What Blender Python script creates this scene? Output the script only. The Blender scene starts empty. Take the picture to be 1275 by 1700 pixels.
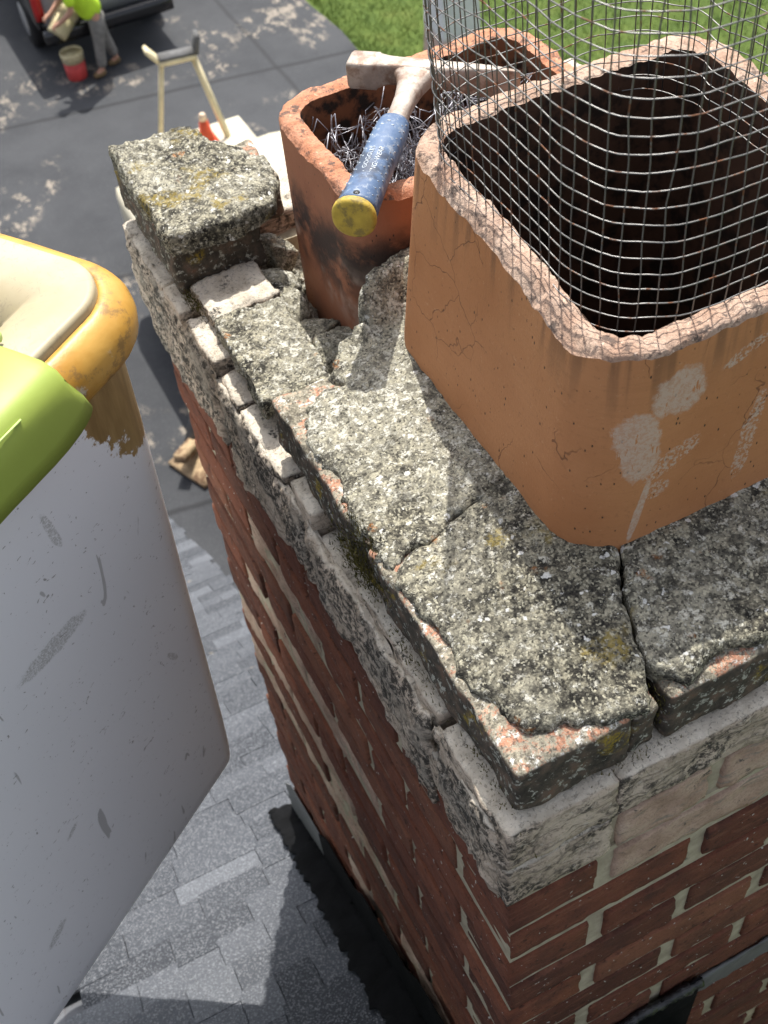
import bpy, bmesh, math, random
from mathutils import Vector, Matrix, noise
from mathutils.geometry import delaunay_2d_cdt
R = math.radians
random.seed(7)
sc = bpy.context.scene
COL = sc.collection

# ------------------------------------------------------------------ camera, sky, sun, exposure
cam_d = bpy.data.cameras.new('camera'); cam = bpy.data.objects.new('camera', cam_d); COL.objects.link(cam)
cam_d.sensor_fit = 'VERTICAL'; cam_d.sensor_height = 36.0; cam_d.lens = 42.4
cam.matrix_world = Matrix(((0.889875, 0.388243, -0.239561, -0.2008),
                           (-0.449800, 0.659003, -0.602823, -0.3350),
                           (-0.076171, 0.644191, 0.761062, 0.96776), (0, 0, 0, 1)))
cam_d.clip_start = 0.02; cam_d.clip_end = 2000
cam_d.dof.use_dof = True; cam_d.dof.focus_distance = 1.02; cam_d.dof.aperture_fstop = 13.5
sc.camera = cam

SUN_EL, SUN_AZ = R(61), math.atan2(.45, .89)
w = bpy.data.worlds.new('World'); sc.world = w; w.use_nodes = True
wn = w.node_tree.nodes; sky = wn.new('ShaderNodeTexSky'); sky.sky_type = 'NISHITA'; sky.sun_disc = False
sky.sun_elevation = SUN_EL; sky.sun_rotation = SUN_AZ; sky.air_density = 0.7; sky.dust_density = 3.0; sky.ozone_density = 0.6
hs = wn.new('ShaderNodeHueSaturation'); hs.inputs['Saturation'].default_value = 0.42        # thin high haze: a whiter sky
w.node_tree.links.new(sky.outputs[0], hs.inputs['Color']); w.node_tree.links.new(hs.outputs[0], wn['Background'].inputs[0]); wn['Background'].inputs[1].default_value = 0.15
sd = bpy.data.lights.new('sun', 'SUN'); sd.energy = 3.25; sd.angle = R(.53); sd.color = (1, .955, .88)
so = bpy.data.objects.new('sun', sd); COL.objects.link(so)
sdir = Vector((math.cos(SUN_EL) * math.sin(SUN_AZ), math.cos(SUN_EL) * math.cos(SUN_AZ), math.sin(SUN_EL)))
so.rotation_euler = sdir.to_track_quat('Z', 'Y').to_euler(); so.location = sdir * 30
sc.view_settings.view_transform = 'Standard'; sc.view_settings.look = 'None'; sc.view_settings.gamma = 1
sc.view_settings.exposure = 1.02

# ------------------------------------------------------------------ shader helper
class Sh:
    def __init__(s, name, rough=.8, spec=.3, metal=0.0):
        s.m = bpy.data.materials.new(name); s.m.use_nodes = True
        s.t = s.m.node_tree; s.b = s.t.nodes['Principled BSDF']
        s.b.inputs['Roughness'].default_value = rough; s.b.inputs['Specular IOR Level'].default_value = spec
        s.b.inputs['Metallic'].default_value = metal; s._p = None
    def new(s, ty): return s.t.nodes.new('ShaderNode' + ty)
    def set(s, sock, v):
        if isinstance(v, bpy.types.NodeSocket): s.t.links.new(v, sock)
        elif v is not None:
            if isinstance(v, (tuple, list)) and len(v) == 3 and sock.type == 'RGBA': v = (*v, 1)
            sock.default_value = v
    @property
    def pos(s):
        if s._p is None: s._p = s.new('NewGeometry').outputs['Position']
        return s._p
    def rnd(s): return s.new('ObjectInfo').outputs['Random']
    def nrm(s): return s.new('NewGeometry').outputs['Normal']
    def shift(s, v, f, k=37.0):        # offset coordinates by a per-object random value
        c = s.new('VectorMath'); c.operation = 'ADD'; s.set(c.inputs[0], v); s.set(c.inputs[1], s.math('MULTIPLY', f, k)); return c.outputs[0]
    def stretch(s, v, k):
        c = s.new('VectorMath'); c.operation = 'MULTIPLY'; s.set(c.inputs[0], v); c.inputs[1].default_value = k; return c.outputs[0]
    def add(s, a, b):
        c = s.new('VectorMath'); c.operation = 'ADD'; s.set(c.inputs[0], a); s.set(c.inputs[1], b); return c.outputs[0]
    def noise(s, scale, det=4, rough=.55, vec=None, dist=0, col=False):
        n = s.new('TexNoise'); s.set(n.inputs['Vector'], vec or s.pos); n.inputs['Scale'].default_value = scale
        n.inputs['Detail'].default_value = det; n.inputs['Roughness'].default_value = rough; n.inputs['Distortion'].default_value = dist
        return n.outputs['Color' if col else 'Fac']
    def vor(s, scale, feat='F1', out='Distance', vec=None, rand=1):
        n = s.new('TexVoronoi'); n.feature = feat; s.set(n.inputs['Vector'], vec or s.pos)
        n.inputs['Scale'].default_value = scale; n.inputs['Randomness'].default_value = rand; return n.outputs[out]
    def ramp(s, f, *st, interp='LINEAR'):
        n = s.new('ValToRGB'); n.color_ramp.interpolation = interp; e = n.color_ramp.elements
        while len(e) < len(st): e.new(.5)
        for i, (p, c) in enumerate(st):
            e[i].position = p; e[i].color = (c, c, c, 1) if isinstance(c, (int, float)) else (*c, 1)
        s.set(n.inputs[0], f); return n.outputs[0]
    def step(s, f, a, b):              # smooth 0..1 between a and b
        n = s.new('MapRange'); n.interpolation_type = 'SMOOTHSTEP'; s.set(n.inputs[0], f)
        n.inputs[1].default_value = a; n.inputs[2].default_value = b; return n.outputs[0]
    def mix(s, f, a, b, mode='MIX'):
        n = s.new('MixRGB'); n.blend_type = mode; s.set(n.inputs[0], f); s.set(n.inputs[1], a); s.set(n.inputs[2], b); return n.outputs[0]
    def math(s, op, a, b=None, c=None):
        n = s.new('Math'); n.operation = op; s.set(n.inputs[0], a)
        if b is not None: s.set(n.inputs[1], b)
        if c is not None: s.set(n.inputs[2], c)
        return n.outputs[0]
    def sep(s, v=None):
        n = s.new('SeparateXYZ'); s.set(n.inputs[0], v or s.pos); return n.outputs
    def bump(s, h, strength=.5, dist=.002, prev=None):
        n = s.new('Bump'); s.set(n.inputs['Height'], h); n.inputs['Strength'].default_value = strength
        n.inputs['Distance'].default_value = dist
        if prev: s.set(n.inputs['Normal'], prev)
        return n.outputs[0]
    def out(s, col=None, normal=None, rough=None):
        if col is not None: s.set(s.b.inputs['Base Color'], col)
        if normal is not None: s.set(s.b.inputs['Normal'], normal)
        if rough is not None: s.set(s.b.inputs['Roughness'], rough)
        return s.m
    def ell(s, p, q, cx, cz, rx, rz, rot=0):   # 0 at the centre, 1 on the outline of an ellipse
        ca, sa = math.cos(rot), math.sin(rot)
        dx = s.math('SUBTRACT', p, cx); dz = s.math('SUBTRACT', q, cz)
        a = s.math('ADD', s.math('MULTIPLY', dx, ca / rx), s.math('MULTIPLY', dz, sa / rx))
        b = s.math('ADD', s.math('MULTIPLY', dx, -sa / rz), s.math('MULTIPLY', dz, ca / rz))
        return s.math('SQRT', s.math('ADD', s.math('MULTIPLY', a, a), s.math('MULTIPLY', b, b)))

# ------------------------------------------------------------------ materials
MT = {}
def lichen(name, red=0.0, dark=0.0, pale=0.0, yellow=.0, orange=0.0):
    """old cement: grains of sand, pale crusts, black spots, mustard lichen, brick showing through"""
    s = Sh(name, .92, .15)
    big = s.noise(11, 4, .55); mid = s.noise(88, 7, .72); fine = s.noise(330, 4, .7)
    grain = s.vor(560, out='Color'); gs = s.new('SeparateColor'); s.set(gs.inputs[0], grain)
    gd = s.vor(560)
    c = s.ramp(mid, (.36, (.014, .0135, .012)), (.45, (.045, .042, .035)), (.53, (.15, .14, .105)), (.64, (.34, .315, .23)))
    c = s.mix(s.math('MULTIPLY', s.step(big, .40 - .12 * pale, .66 - .12 * pale), .75), c, s.mix(s.step(mid, .3, .62), (.15, .142, .115), (.36, .342, .27)))
    c = s.mix(s.ramp(gs.outputs[0], (.0, .85), (.38, 0), (1, 0)), c, (.02, .019, .017))
    c = s.mix(s.ramp(gs.outputs[1], (.74 - pale * .1, 0), (.92, .55), (1, .7)), c, (.50, .475, .36))
    cov = s.math('MULTIPLY', s.math('SUBTRACT', big, .5), .22)
    crust = s.math('ADD', s.noise(120, 6, .7, s.shift(s.pos, .13)), cov)
    crust = s.math('MULTIPLY', s.step(crust, .545 - pale * .05, .60 - pale * .05), s.step(fine, .36, .54))
    c = s.mix(s.math('MULTIPLY', crust, .9), c, s.mix(s.noise(20, 2), (.54, .525, .44), (.66, .645, .56)))
    white = s.step(s.noise(105, 3, .5, s.shift(s.pos, .31)), .67, .70)
    c = s.mix(s.math('MULTIPLY', white, .85), c, (.70, .70, .66))
    blk = s.math('MULTIPLY', s.step(s.noise(42, 7, .74, s.shift(s.pos, .57)), .53 - dark * .1, .64 - dark * .08), s.step(fine, .36, .55))
    c = s.mix(s.math('MULTIPLY', blk, .8), c, (.028, .026, .022))
    ym = s.math('MULTIPLY', s.step(s.noise(17, 3, .5, s.shift(s.pos, .77)), .60 - yellow * .1, .68 - yellow * .1), s.step(s.noise(210, 4, .7), .44, .56))
    c = s.mix(s.math('MULTIPLY', ym, .7), c, (.25, .19, .045))
    om = s.math('MULTIPLY', s.step(s.noise(26, 3, .5, s.shift(s.pos, .93)), .67 - orange * .08, .72 - orange * .08), s.step(fine, .42, .56))
    c = s.mix(s.math('MULTIPLY', om, .7), c, (.34, .13, .03))
    if red:
        rm = s.step(s.noise(40, 5, .65, s.shift(s.pos, 1.3)), .62 - .16 * red, .68 - .16 * red)
        c = s.mix(rm, c, s.mix(fine, (.36, .10, .055), (.50, .22, .14)))
        c = s.mix(s.step(s.noise(85, 4, .6, s.shift(s.pos, 1.9)), .59, .64), c, (.62, .60, .57))
    h = s.math('ADD', s.math('MULTIPLY', s.math('SUBTRACT', 1.0, gd), .35), s.math('ADD', s.math('MULTIPLY', mid, 1.4), s.math('MULTIPLY', crust, .5)))
    return s.out(c, s.bump(h, .75, .0028))
MT['crown'] = lichen('crown_cement', yellow=-.45, orange=.1)
MT['crown_pale'] = lichen('pale_crown_cement', pale=.6, yellow=-.6)
MT['crown_moss'] = lichen('mustard_lichen_cement', yellow=.6, dark=.1)
MT['cap_brick'] = lichen('lichen_cap_brick', red=.9, dark=.4, orange=.4)
MT['rubble'] = lichen('rubble_cement', pale=.45)

def cap_brick():                       # brick with black lichen on the sides, orange clay and white lichen on top
    s = Sh('cap_brick_crusted', .9, .15)
    fine = s.noise(330, 4, .7); mid = s.noise(60, 6, .66)
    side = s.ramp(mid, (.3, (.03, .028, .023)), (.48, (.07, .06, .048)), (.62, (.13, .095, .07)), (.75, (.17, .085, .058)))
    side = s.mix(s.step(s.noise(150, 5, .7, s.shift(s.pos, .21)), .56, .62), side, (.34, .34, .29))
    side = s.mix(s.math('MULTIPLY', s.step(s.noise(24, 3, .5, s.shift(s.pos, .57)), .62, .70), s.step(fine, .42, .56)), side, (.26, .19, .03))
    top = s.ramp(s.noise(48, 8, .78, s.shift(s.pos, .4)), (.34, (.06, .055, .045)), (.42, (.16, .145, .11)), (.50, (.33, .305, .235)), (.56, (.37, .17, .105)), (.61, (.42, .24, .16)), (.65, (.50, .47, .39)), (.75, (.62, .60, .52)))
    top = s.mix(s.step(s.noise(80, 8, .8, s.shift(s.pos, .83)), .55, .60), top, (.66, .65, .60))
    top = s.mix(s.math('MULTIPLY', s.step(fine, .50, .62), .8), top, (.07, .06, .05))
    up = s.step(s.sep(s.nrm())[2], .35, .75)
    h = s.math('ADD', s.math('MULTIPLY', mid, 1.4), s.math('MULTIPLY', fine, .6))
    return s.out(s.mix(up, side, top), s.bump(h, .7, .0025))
MT['cap_brick'] = cap_brick()

def brick(name, pale=False):
    s = Sh(name, .88, .2); r = s.rnd(); v = s.shift(s.pos, r)
    a = s.noise(22, 5, .62, v); fine = s.noise(260, 5, .7, v); streak = s.noise(1, 5, .6, s.stretch(v, (30, 30, 160)))
    if pale:
        c = s.ramp(a, (.28, (.30, .20, .14)), (.5, (.46, .33, .25)), (.7, (.55, .43, .33)))
        c = s.mix(s.step(streak, .56, .66), c, (.30, .25, .20))
        c = s.mix(s.step(s.noise(60, 6, .7, v), .6, .68), c, (.10, .09, .08))
    else:
        c = s.ramp(r, (0, (.215, .080, .046)), (.35, (.165, .060, .037)), (.65, (.105, .043, .029)), (1, (.25, .105, .062)))
        c = s.mix(s.step(a, .42, .70), c, s.mix(.5, c, (.055, .03, .025)))
        c = s.mix(s.math('MULTIPLY', s.step(streak, .5, .75), .6), c, (.27, .12, .075))
        c = s.mix(s.math('MULTIPLY', s.step(s.noise(14, 4, .6, s.shift(v, .3)), .62, .75), .8), c, (.045, .03, .027))
        c = s.mix(s.math('MULTIPLY', s.step(s.noise(90, 6, .72, s.shift(v, .45)), .56, .66), .7), c, (.035, .02, .017))
        c = s.mix(s.step(s.noise(170, 3, .5, s.shift(v, .6)), .69, .73), c, (.50, .48, .43))
    c = s.mix(s.math('MULTIPLY', s.step(s.noise(420, 3, .7, v), .48, .62), .45), c, s.mix(.5, c, (.02, .012, .01)))
    h = s.math('ADD', s.math('MULTIPLY', s.noise(70, 7, .75, v), 1.6), s.math('MULTIPLY', fine, .8))
    return s.out(c, s.bump(h, .8, .003))
MT['brick'] = brick('red_brick'); MT['brick_pale'] = brick('spalled_pale_brick', True)

def ledge(name, grey=0.0):
    s = Sh(name, .9, .2); v = s.shift(s.pos, s.rnd(), 11)
    a = s.noise(26, 5, .62, v); fine = s.noise(300, 5, .7, v)
    lam = s.noise(1, 5, .62, s.stretch(v, (28, 28, 190)))
    c = s.ramp(a, (.3, (.38, .31, .235)), (.5, (.55, .455, .36)), (.68, (.66, .56, .45)))
    c = s.mix(s.math('MULTIPLY', s.step(lam, .52, .62), .7), c, (.22, .185, .145))
    if grey: c = s.mix(s.math('MULTIPLY', s.step(s.noise(13, 4, .6, s.shift(v, .5)), .44, .60), .65), c, s.mix(fine, (.17, .16, .14), (.36, .34, .29)))
    mold = s.math('MULTIPLY', s.step(s.noise(17, 5, .65, s.shift(v, .3)), .47 - .09 * grey, .60 - .08 * grey), s.step(s.noise(150, 5, .7, v), .42, .56))
    c = s.mix(s.math('MULTIPLY', mold, .92), c, (.032, .03, .027))
    up = s.step(s.sep(s.nrm())[2], .55, .85)
    top = s.ramp(s.noise(45, 5, .65, v), (.35, (.52, .46, .37)), (.6, (.72, .66, .56)))
    top = s.mix(s.math('MULTIPLY', s.step(s.noise(30, 5, .7, s.shift(v, .9)), .58, .66), s.step(fine, .4, .55)), top, (.05, .05, .045))
    c = s.mix(up, c, top)
    c = s.mix(s.math('MULTIPLY', s.step(s.noise(260, 4, .75, s.shift(v, .2)), .53, .62), .5), c, (.09, .078, .062))
    c = s.mix(s.math('MULTIPLY', s.step(s.noise(200, 4, .7, s.shift(v, 1.2)), .58, .66), .6), c, (.60, .55, .47))
    h = s.math('ADD', s.math('MULTIPLY', lam, 1.3), s.math('ADD', s.math('MULTIPLY', fine, 1.1), a))
    return s.out(c, s.bump(h, .85, .0035))
MT['ledge'] = ledge('ledge_brick'); MT['parge'] = ledge('parge_coat', 1.0)

def mortar():
    s = Sh('joint_mortar', .95, .1)
    c = s.ramp(s.noise(40, 5, .65), (.3, (.25, .22, .16)), (.6, (.42, .38, .28)), (.8, (.50, .455, .345)))
    c = s.mix(s.step(s.noise(28, 5, .65, s.shift(s.pos, .7)), .62, .72), c, (.10, .095, .08))
    return s.out(c, s.bump(s.noise(350, 4, .7), .5, .0015))
MT['mortar'] = mortar()

def clay(name, base, dark, sooty=0):
    s = Sh(name, .72, .28); x, y, z = s.sep()
    a = s.noise(7, 4, .55); horiz = s.noise(1, 4, .6, s.stretch(s.pos, (18, 18, 420))); fine = s.noise(420, 3, .6)
    c = s.mix(s.step(a, .3, .72), base, dark)
    c = s.mix(s.math('MULTIPLY', s.step(horiz, .45, .7), .22), c, tuple(k * .75 for k in base))
    pit = s.step(s.vor(170, vec=s.stretch(s.pos, (1, 1, .5))), .17, .08)
    pit = s.math('MULTIPLY', pit, s.step(s.noise(110, 2, .5), .47, .54))
    c = s.mix(pit, c, (.05, .03, .02))
    if not sooty:
        wv = s.add(s.pos, s.stretch(s.noise(26, 3, .6, col=True), (.03, .03, .03)))
        ed = s.vor(15, 'DISTANCE_TO_EDGE', vec=wv)
        crk = s.math('MULTIPLY', s.step(ed, .0085, .003), s.step(s.noise(6.5, 2, .5, s.shift(s.pos, .27)), .50, .56))
        c = s.mix(s.math('MULTIPLY', crk, .65), c, (.10, .04, .022))
        run = s.math('MULTIPLY', s.step(s.noise(1, 4, .6, s.stretch(s.pos, (55, 55, 3))), .50, .66), s.step(s.math('ADD', z, s.math('MULTIPLY', s.noise(20, 3, .6), .05)), .365, .43))
        c = s.mix(s.math('MULTIPLY', run, .55), c, (.11, .06, .035))
        c = s.mix(s.math('MULTIPLY', s.step(s.noise(210, 5, .75), .55, .68), .28), c, (.20, .09, .045))
        c = s.mix(s.math('MULTIPLY', s.step(s.noise(160, 5, .75, s.shift(s.pos, .9)), .60, .72), .35), c, (.62, .38, .22))
        nz = s.math('MULTIPLY', s.math('SUBTRACT', s.noise(38, 6, .72), .5), 1.15)
        ms = None
        for cx, cz, rx, rz, ro, sol in ((.2200, .3610, .0235, .0225, -.26, 1), (.1915, .3190, .0185, .036, .14, 1), (.2220, .2910, .026, .010, .55, 0), (.1965, .2430, .0040, .034, -.2, 1), (.2945, .2760, .0085, .045, -.11, 0), (.2760, .3740, .022, .006, .45, 0), (.212, .262, .012, .009, .4, 0)):
            d = s.math('ADD', s.ell(x, z, cx, cz, rx, rz, ro), nz)
            m = s.math('MULTIPLY', s.step(d, 1.08, .88), s.math('ADD', .55, s.math('MULTIPLY', s.step(s.noise(330, 4, .75), .40, .55), .45)))
            if not sol: m = s.math('MULTIPLY', m, s.step(s.noise(260, 4, .7), .47, .53))
            ms = m if ms is None else s.math('MAXIMUM', ms, m)
        ms = s.math('MULTIPLY', ms, s.step(y, .16, .15))
        sc_ = s.step(s.noise(1, 4, .6, s.stretch(s.pos, (260, 260, 60))), .64, .60)
        c = s.mix(s.math('MULTIPLY', s.math('MULTIPLY', ms, .82), sc_), c, (.52, .41, .33))
        h = s.math('SUBTRACT', s.math('ADD', fine, s.math('MULTIPLY', ms, .25)), s.math('ADD', s.math('MULTIPLY', crk, 1.6), pit))
    else:
        band = s.math('ADD', z, s.math('MULTIPLY', s.math('SUBTRACT', s.noise(11, 4, .6), .5), .12))
        sb = s.math('MULTIPLY', s.step(band, .14, .20), s.step(band, .285, .225))
        sb = s.math('MULTIPLY', sb, s.step(s.noise(1, 5, .65, s.stretch(s.pos, (22, 22, 26))), .33, .55))
        c = s.mix(s.math('MULTIPLY', sb, .92), c, (.022, .02, .02))
        pal = s.math('MULTIPLY', s.step(band, .12, .17), s.step(band, .215, .175))
        c = s.mix(s.math('MULTIPLY', pal, s.math('MULTIPLY', s.step(s.noise(17, 4, .6), .5, .66), .6)), c, (.42, .33, .27))
        h = s.math('SUBTRACT', s.math('ADD', fine, s.noise(70, 5, .65)), pit)
    return s.out(c, s.bump(h, .35, .0012))
MT['clay'] = clay('tan_clay', (.47, .215, .093), (.395, .165, .066))
MT['clay_red'] = clay('red_clay', (.34, .145, .078), (.26, .10, .055), 1)
def rimclay(name, a, b):
    s = Sh(name, .9, .15); m = s.noise(80, 6, .7)
    c = s.mix(s.step(s.noise(24, 4, .6), .35, .68), a, b)
    c = s.mix(s.math('MULTIPLY', s.step(m, .53, .62), .85), c, (.07, .06, .055)); c = s.mix(s.math('MULTIPLY', s.step(s.noise(320, 3, .7), .5, .6), .4), c, (.16, .10, .075))
    c = s.mix(s.step(s.noise(170, 3, .6, s.shift(s.pos, .4)), .62, .70), c, tuple(k * 1.25 for k in b))
    return s.out(c, s.bump(s.math('ADD', m, s.math('MULTIPLY', s.noise(300, 3, .7), .6)), .8, .003))
MT['rim'] = rimclay('grey_pink_broken_rim', (.36, .235, .17), (.46, .345, .27))
MT['rim_red'] = rimclay('red_broken_rim', (.42, .18, .10), (.50, .26, .17))
def soot(name, a, b):
    s = Sh(name, .85, .2); m = s.noise(38, 5, .65)
    c = s.mix(s.step(m, .45, .62), a, b)
    return s.out(c, s.bump(s.noise(140, 5, .7), .5, .002))
MT['soot'] = soot('sooty_bore', (.07, .035, .021), (.022, .014, .010)); MT['soot_red'] = soot('sooty_red_bore', (.17, .07, .035), (.022, .017, .014))

def wire(name, c0, rust, mt=.85, ro=.38):
    s = Sh(name, ro, .5, mt)
    r = s.step(s.noise(95, 3, .6), .56, .66)
    c = s.mix(r, c0, rust)
    s.set(s.b.inputs['Metallic'], s.math('SUBTRACT', mt, s.math('MULTIPLY', r, mt * .9))); return s.out(c, rough=s.math('ADD', ro, s.math('MULTIPLY', r, .4)))
MT['wire'] = wire('galvanised_wire', (.19, .186, .18), (.14, .055, .022))
MT['netting'] = wire('netting_wire', (.42, .42, .46), (.12, .07, .045), .7, .4)

def simple(name, col, rough=.6, spec=.4, metal=0, var=.25, scale=30, bmp=.15, bd=.001, dirt=None, dscale=18, dthr=(.6, .72), damt=.8):
    s = Sh(name, rough, spec, metal); n = s.noise(scale, 5, .62)
    c = s.mix(s.step(n, .3, .7), tuple(k * (1 - var) for k in col), tuple(min(1, k * (1 + var)) for k in col))
    if dirt: c = s.mix(s.math('MULTIPLY', s.step(s.noise(dscale, 6, .7, s.shift(s.pos, .4)), *dthr), damt), c, dirt)
    return s.out(c, s.bump(s.noise(scale * 4, 4, .65), bmp, bd) if bmp else None)
MT['black_metal'] = simple('black_flashing', (.006, .0062, .007), .8, .06, 0, .3, 20, .5, .004)
MT['sealant'] = simple('tar_sealant', (.010, .011, .013), .22, .6, 0, .3, 60, .5, .004)
MT['grey_metal'] = simple('grey_flashing', (.11, .113, .112), .6, .4, .2, .15, 12, .2, .002)
MT['trim'] = simple('painted_trim', (.42, .42, .41), .6, .3, 0, .1, 10)
MT['steel'] = simple('worn_steel', (.36, .31, .265), .55, .4, .25, .2, 60, .5, .0015, (.17, .095, .06), 38, (.47, .62), .75)
MT['steel_dark'] = simple('dark_steel', (.20, .175, .155), .5, .5, .5, .2, 60, .4, .0012, (.10, .06, .045), 45, (.52, .64), .7)
MT['yellow_cap'] = simple('yellow_rubber', (.46, .33, .05), .6, .35, 0, .15, 70, .4, .001, (.16, .125, .05), 60, (.5, .62), .7)
MT['moss'] = simple('moss', (.13, .115, .035), .95, .1, 0, .5, 300, .8, .004, (.02, .018, .008), 120, (.5, .6), .8)
MT['gravel'] = lichen('crumbled_mortar', pale=1.0)
def grip():
    s = Sh('blue_grip', .45, .4)
    c = s.mix(s.step(s.noise(30, 4, .6), .35, .7), (.05, .095, .19), (.085, .14, .24))
    c = s.mix(s.math('MULTIPLY', s.step(s.noise(120, 7, .8), .53, .62), .65), c, (.30, .33, .36))
    c = s.mix(s.math('MULTIPLY', s.step(s.noise(22, 5, .65, s.shift(s.pos, .5)), .54, .66), .8), c, (.02, .028, .05))
    return s.out(c, s.bump(s.noise(160, 4, .6), .4, .0012))
MT['grip'] = grip(); MT['grip_nub'] = simple('grip_nub', (.40, .45, .50), .5, .4, 0, .15, 90, .2)

RUBS = ((-.259, -.021, .046, .013, -.1), (-.2147, .1095, .005, .030, .1), (-.40, -.43, .018, .008, .5), (-.146, -.241, .004, .015, .4), (-.33, -.30, .012, .004, .6))
def bucket_white():
    s = Sh('white_gelcoat', .38, .45); x, y, z = s.sep()
    c = s.mix(s.step(s.noise(3, 3, .5), .3, .7), (.87, .895, .92), (.91, .925, .945))
    # scuffs: fine diagonal scratches, chips, grey rubbed patches
    sp = s.step(s.noise(70, 6, .78), .685, .71); c = s.mix(s.math('MULTIPLY', sp, .8), c, (.16, .15, .13))
    rub = s.math('MULTIPLY', s.step(s.noise(12, 6, .75, s.shift(s.pos, .23)), .67, .69), s.step(s.noise(230, 5, .75), .43, .52))
    c = s.mix(s.math('MULTIPLY', rub, .75), c, (.27, .28, .25))
    scr = s.math('MULTIPLY', s.step(s.noise(1, 2, .5, s.stretch(s.pos, (14, 60, 9)), 1.5), .70, .72), .6); c = s.mix(scr, c, (.30, .30, .29))
    scr = s.math('MULTIPLY', s.step(s.noise(1, 3, .5, s.stretch(s.shift(s.pos, .7), (80, 20, 120)), 2.2), .685, .705), .7); c = s.mix(scr, c, (.20, .19, .17))
    for cx, cz, rx, rz, ro in RUBS:
        d = s.math('ADD', s.ell(x, z, cx, cz, rx, rz, ro), s.math('MULTIPLY', s.math('SUBTRACT', s.noise(55, 6, .75), .5), 1.1))
        c = s.mix(s.math('MULTIPLY', s.math('MULTIPLY', s.step(d, 1.05, .8), s.step(s.noise(420, 5, .8), .40, .56)), .6), c, (.30, .31, .28))
    # worn tan gelcoat below the lip at the corner
    d = s.math('ADD', s.ell(x, z, -.0515, .205, .10, .128), s.math('MULTIPLY', s.math('SUBTRACT', s.noise(17, 7, .75), .5), 1.3))
    tan = s.step(d, 1.03, .98)
    tc = s.mix(s.step(s.noise(1, 4, .6, s.stretch(s.pos, (60, 60, 8))), .35, .65), (.26, .165, .062), (.40, .27, .11))
    c = s.mix(tan, c, tc)
    return s.out(c, s.bump(s.noise(20, 3, .5), .12, .002))
MT['bucket_white'] = bucket_white()
def lip():
    s = Sh('orange_gelcoat', .42, .45); x, y, z = s.sep()
    c = s.mix(s.step(s.noise(16, 4, .6), .3, .7), (.40, .20, .026), (.52, .30, .065))
    c = s.mix(s.math('MULTIPLY', s.step(s.noise(35, 7, .75), .52, .62), .7), c, (.19, .115, .045))
    c = s.mix(s.math('MULTIPLY', s.step(s.noise(28, 5, .7, s.shift(s.pos, .8)), .60, .66), s.step(z, .258, .232)), c, (.55, .52, .44))
    wm = s.step(s.math('ADD', x, s.math('MULTIPLY', s.noise(40, 4, .6), .05)), -.132, -.157)
    c = s.mix(wm, c, (.74, .72, .66))
    return s.out(c, s.bump(s.noise(90, 5, .7), .35, .0015))
MT['lip'] = lip()
def liner():
    s = Sh('cream_liner', .5, .4)
    c = s.mix(s.step(s.noise(8, 4, .6), .3, .7), (.33, .275, .165), (.41, .36, .25))
    for k, sh in (((30, 110, 60), .1), ((110, 30, 60), .5), ((60, 75, 40), .9)):
        c = s.mix(s.math('MULTIPLY', s.step(s.noise(1, 3, .6, s.stretch(s.shift(s.pos, sh), k), 2.5), .62, .655), .55), c, (.28, .235, .16))
    c = s.mix(s.math('MULTIPLY', s.step(s.noise(12, 5, .65, s.shift(s.pos, .3)), .55, .72), .4), c, (.45, .38, .22))
    return s.out(c, s.bump(s.noise(60, 4, .6), .15, .001))
MT['liner'] = liner()
MT['pad'] = simple('lime_vinyl', (.28, .36, .065), .48, .4, 0, .08, 6, .12, .002, (.16, .20, .03), 60, (.70, .76), .6)
MT['pad_seam'] = simple('lime_piping', (.46, .62, .20), .5, .35, 0, .1, 30, .1)

def shingle():
    s = Sh('shingle_granules', .9, .25); r = s.rnd(); v = s.pos
    g = s.vor(420, out='Color'); gs = s.new('SeparateColor'); s.set(gs.inputs[0], g)
    c = s.ramp(r, (0, (.034, .038, .046)), (.45, (.050, .055, .065)), (.75, (.068, .074, .086)), (.90, (.086, .093, .107)), (1, (.104, .112, .127)))
    c = s.mix(s.ramp(gs.outputs[0], (0, .5), (.3, 0), (1, 0)), c, (.05, .05, .055))
    c = s.mix(s.ramp(gs.outputs[1], (.72, 0), (.88, .45), (1, .55)), c, (.26, .27, .29))
    tan = s.math('MULTIPLY', s.step(s.noise(4.5, 5, .7), .64, .70), s.step(s.sep()[1], 1.2, 2.2))
    c = s.mix(s.math('MULTIPLY', tan, .7), c, (.40, .34, .25))
    return s.out(c, s.bump(s.math('ADD', s.vor(420), s.noise(30, 3, .6)), .6, .0025))
def shingle_far():                     # same roof where the tabs are out of sight
    s = Sh('shingle_sheet', .9, .25); x, y, z = s.sep(); n = s.new('TexBrick'); cb = s.new('CombineXYZ')
    s.set(cb.inputs[0], x); s.set(cb.inputs[1], s.math('MULTIPLY', y, 1.2207)); s.set(n.inputs['Vector'], cb.outputs[0])
    n.inputs['Scale'].default_value = 1; n.inputs['Brick Width'].default_value = .12; n.inputs['Row Height'].default_value = .092; n.inputs['Mortar Size'].default_value = .002
    s.set(n.inputs['Color1'], (.05, .054, .062)); s.set(n.inputs['Color2'], (.125, .132, .145)); s.set(n.inputs['Mortar'], (.10, .10, .11))
    return s.out(s.mix(s.step(s.noise(300, 3, .7), .5, .65), n.outputs['Color'], (.09, .09, .10)), s.bump(s.noise(300, 3, .7), .5, .002))
MT['shingle_far'] = shingle_far()
MT['shingle'] = shingle()
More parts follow.
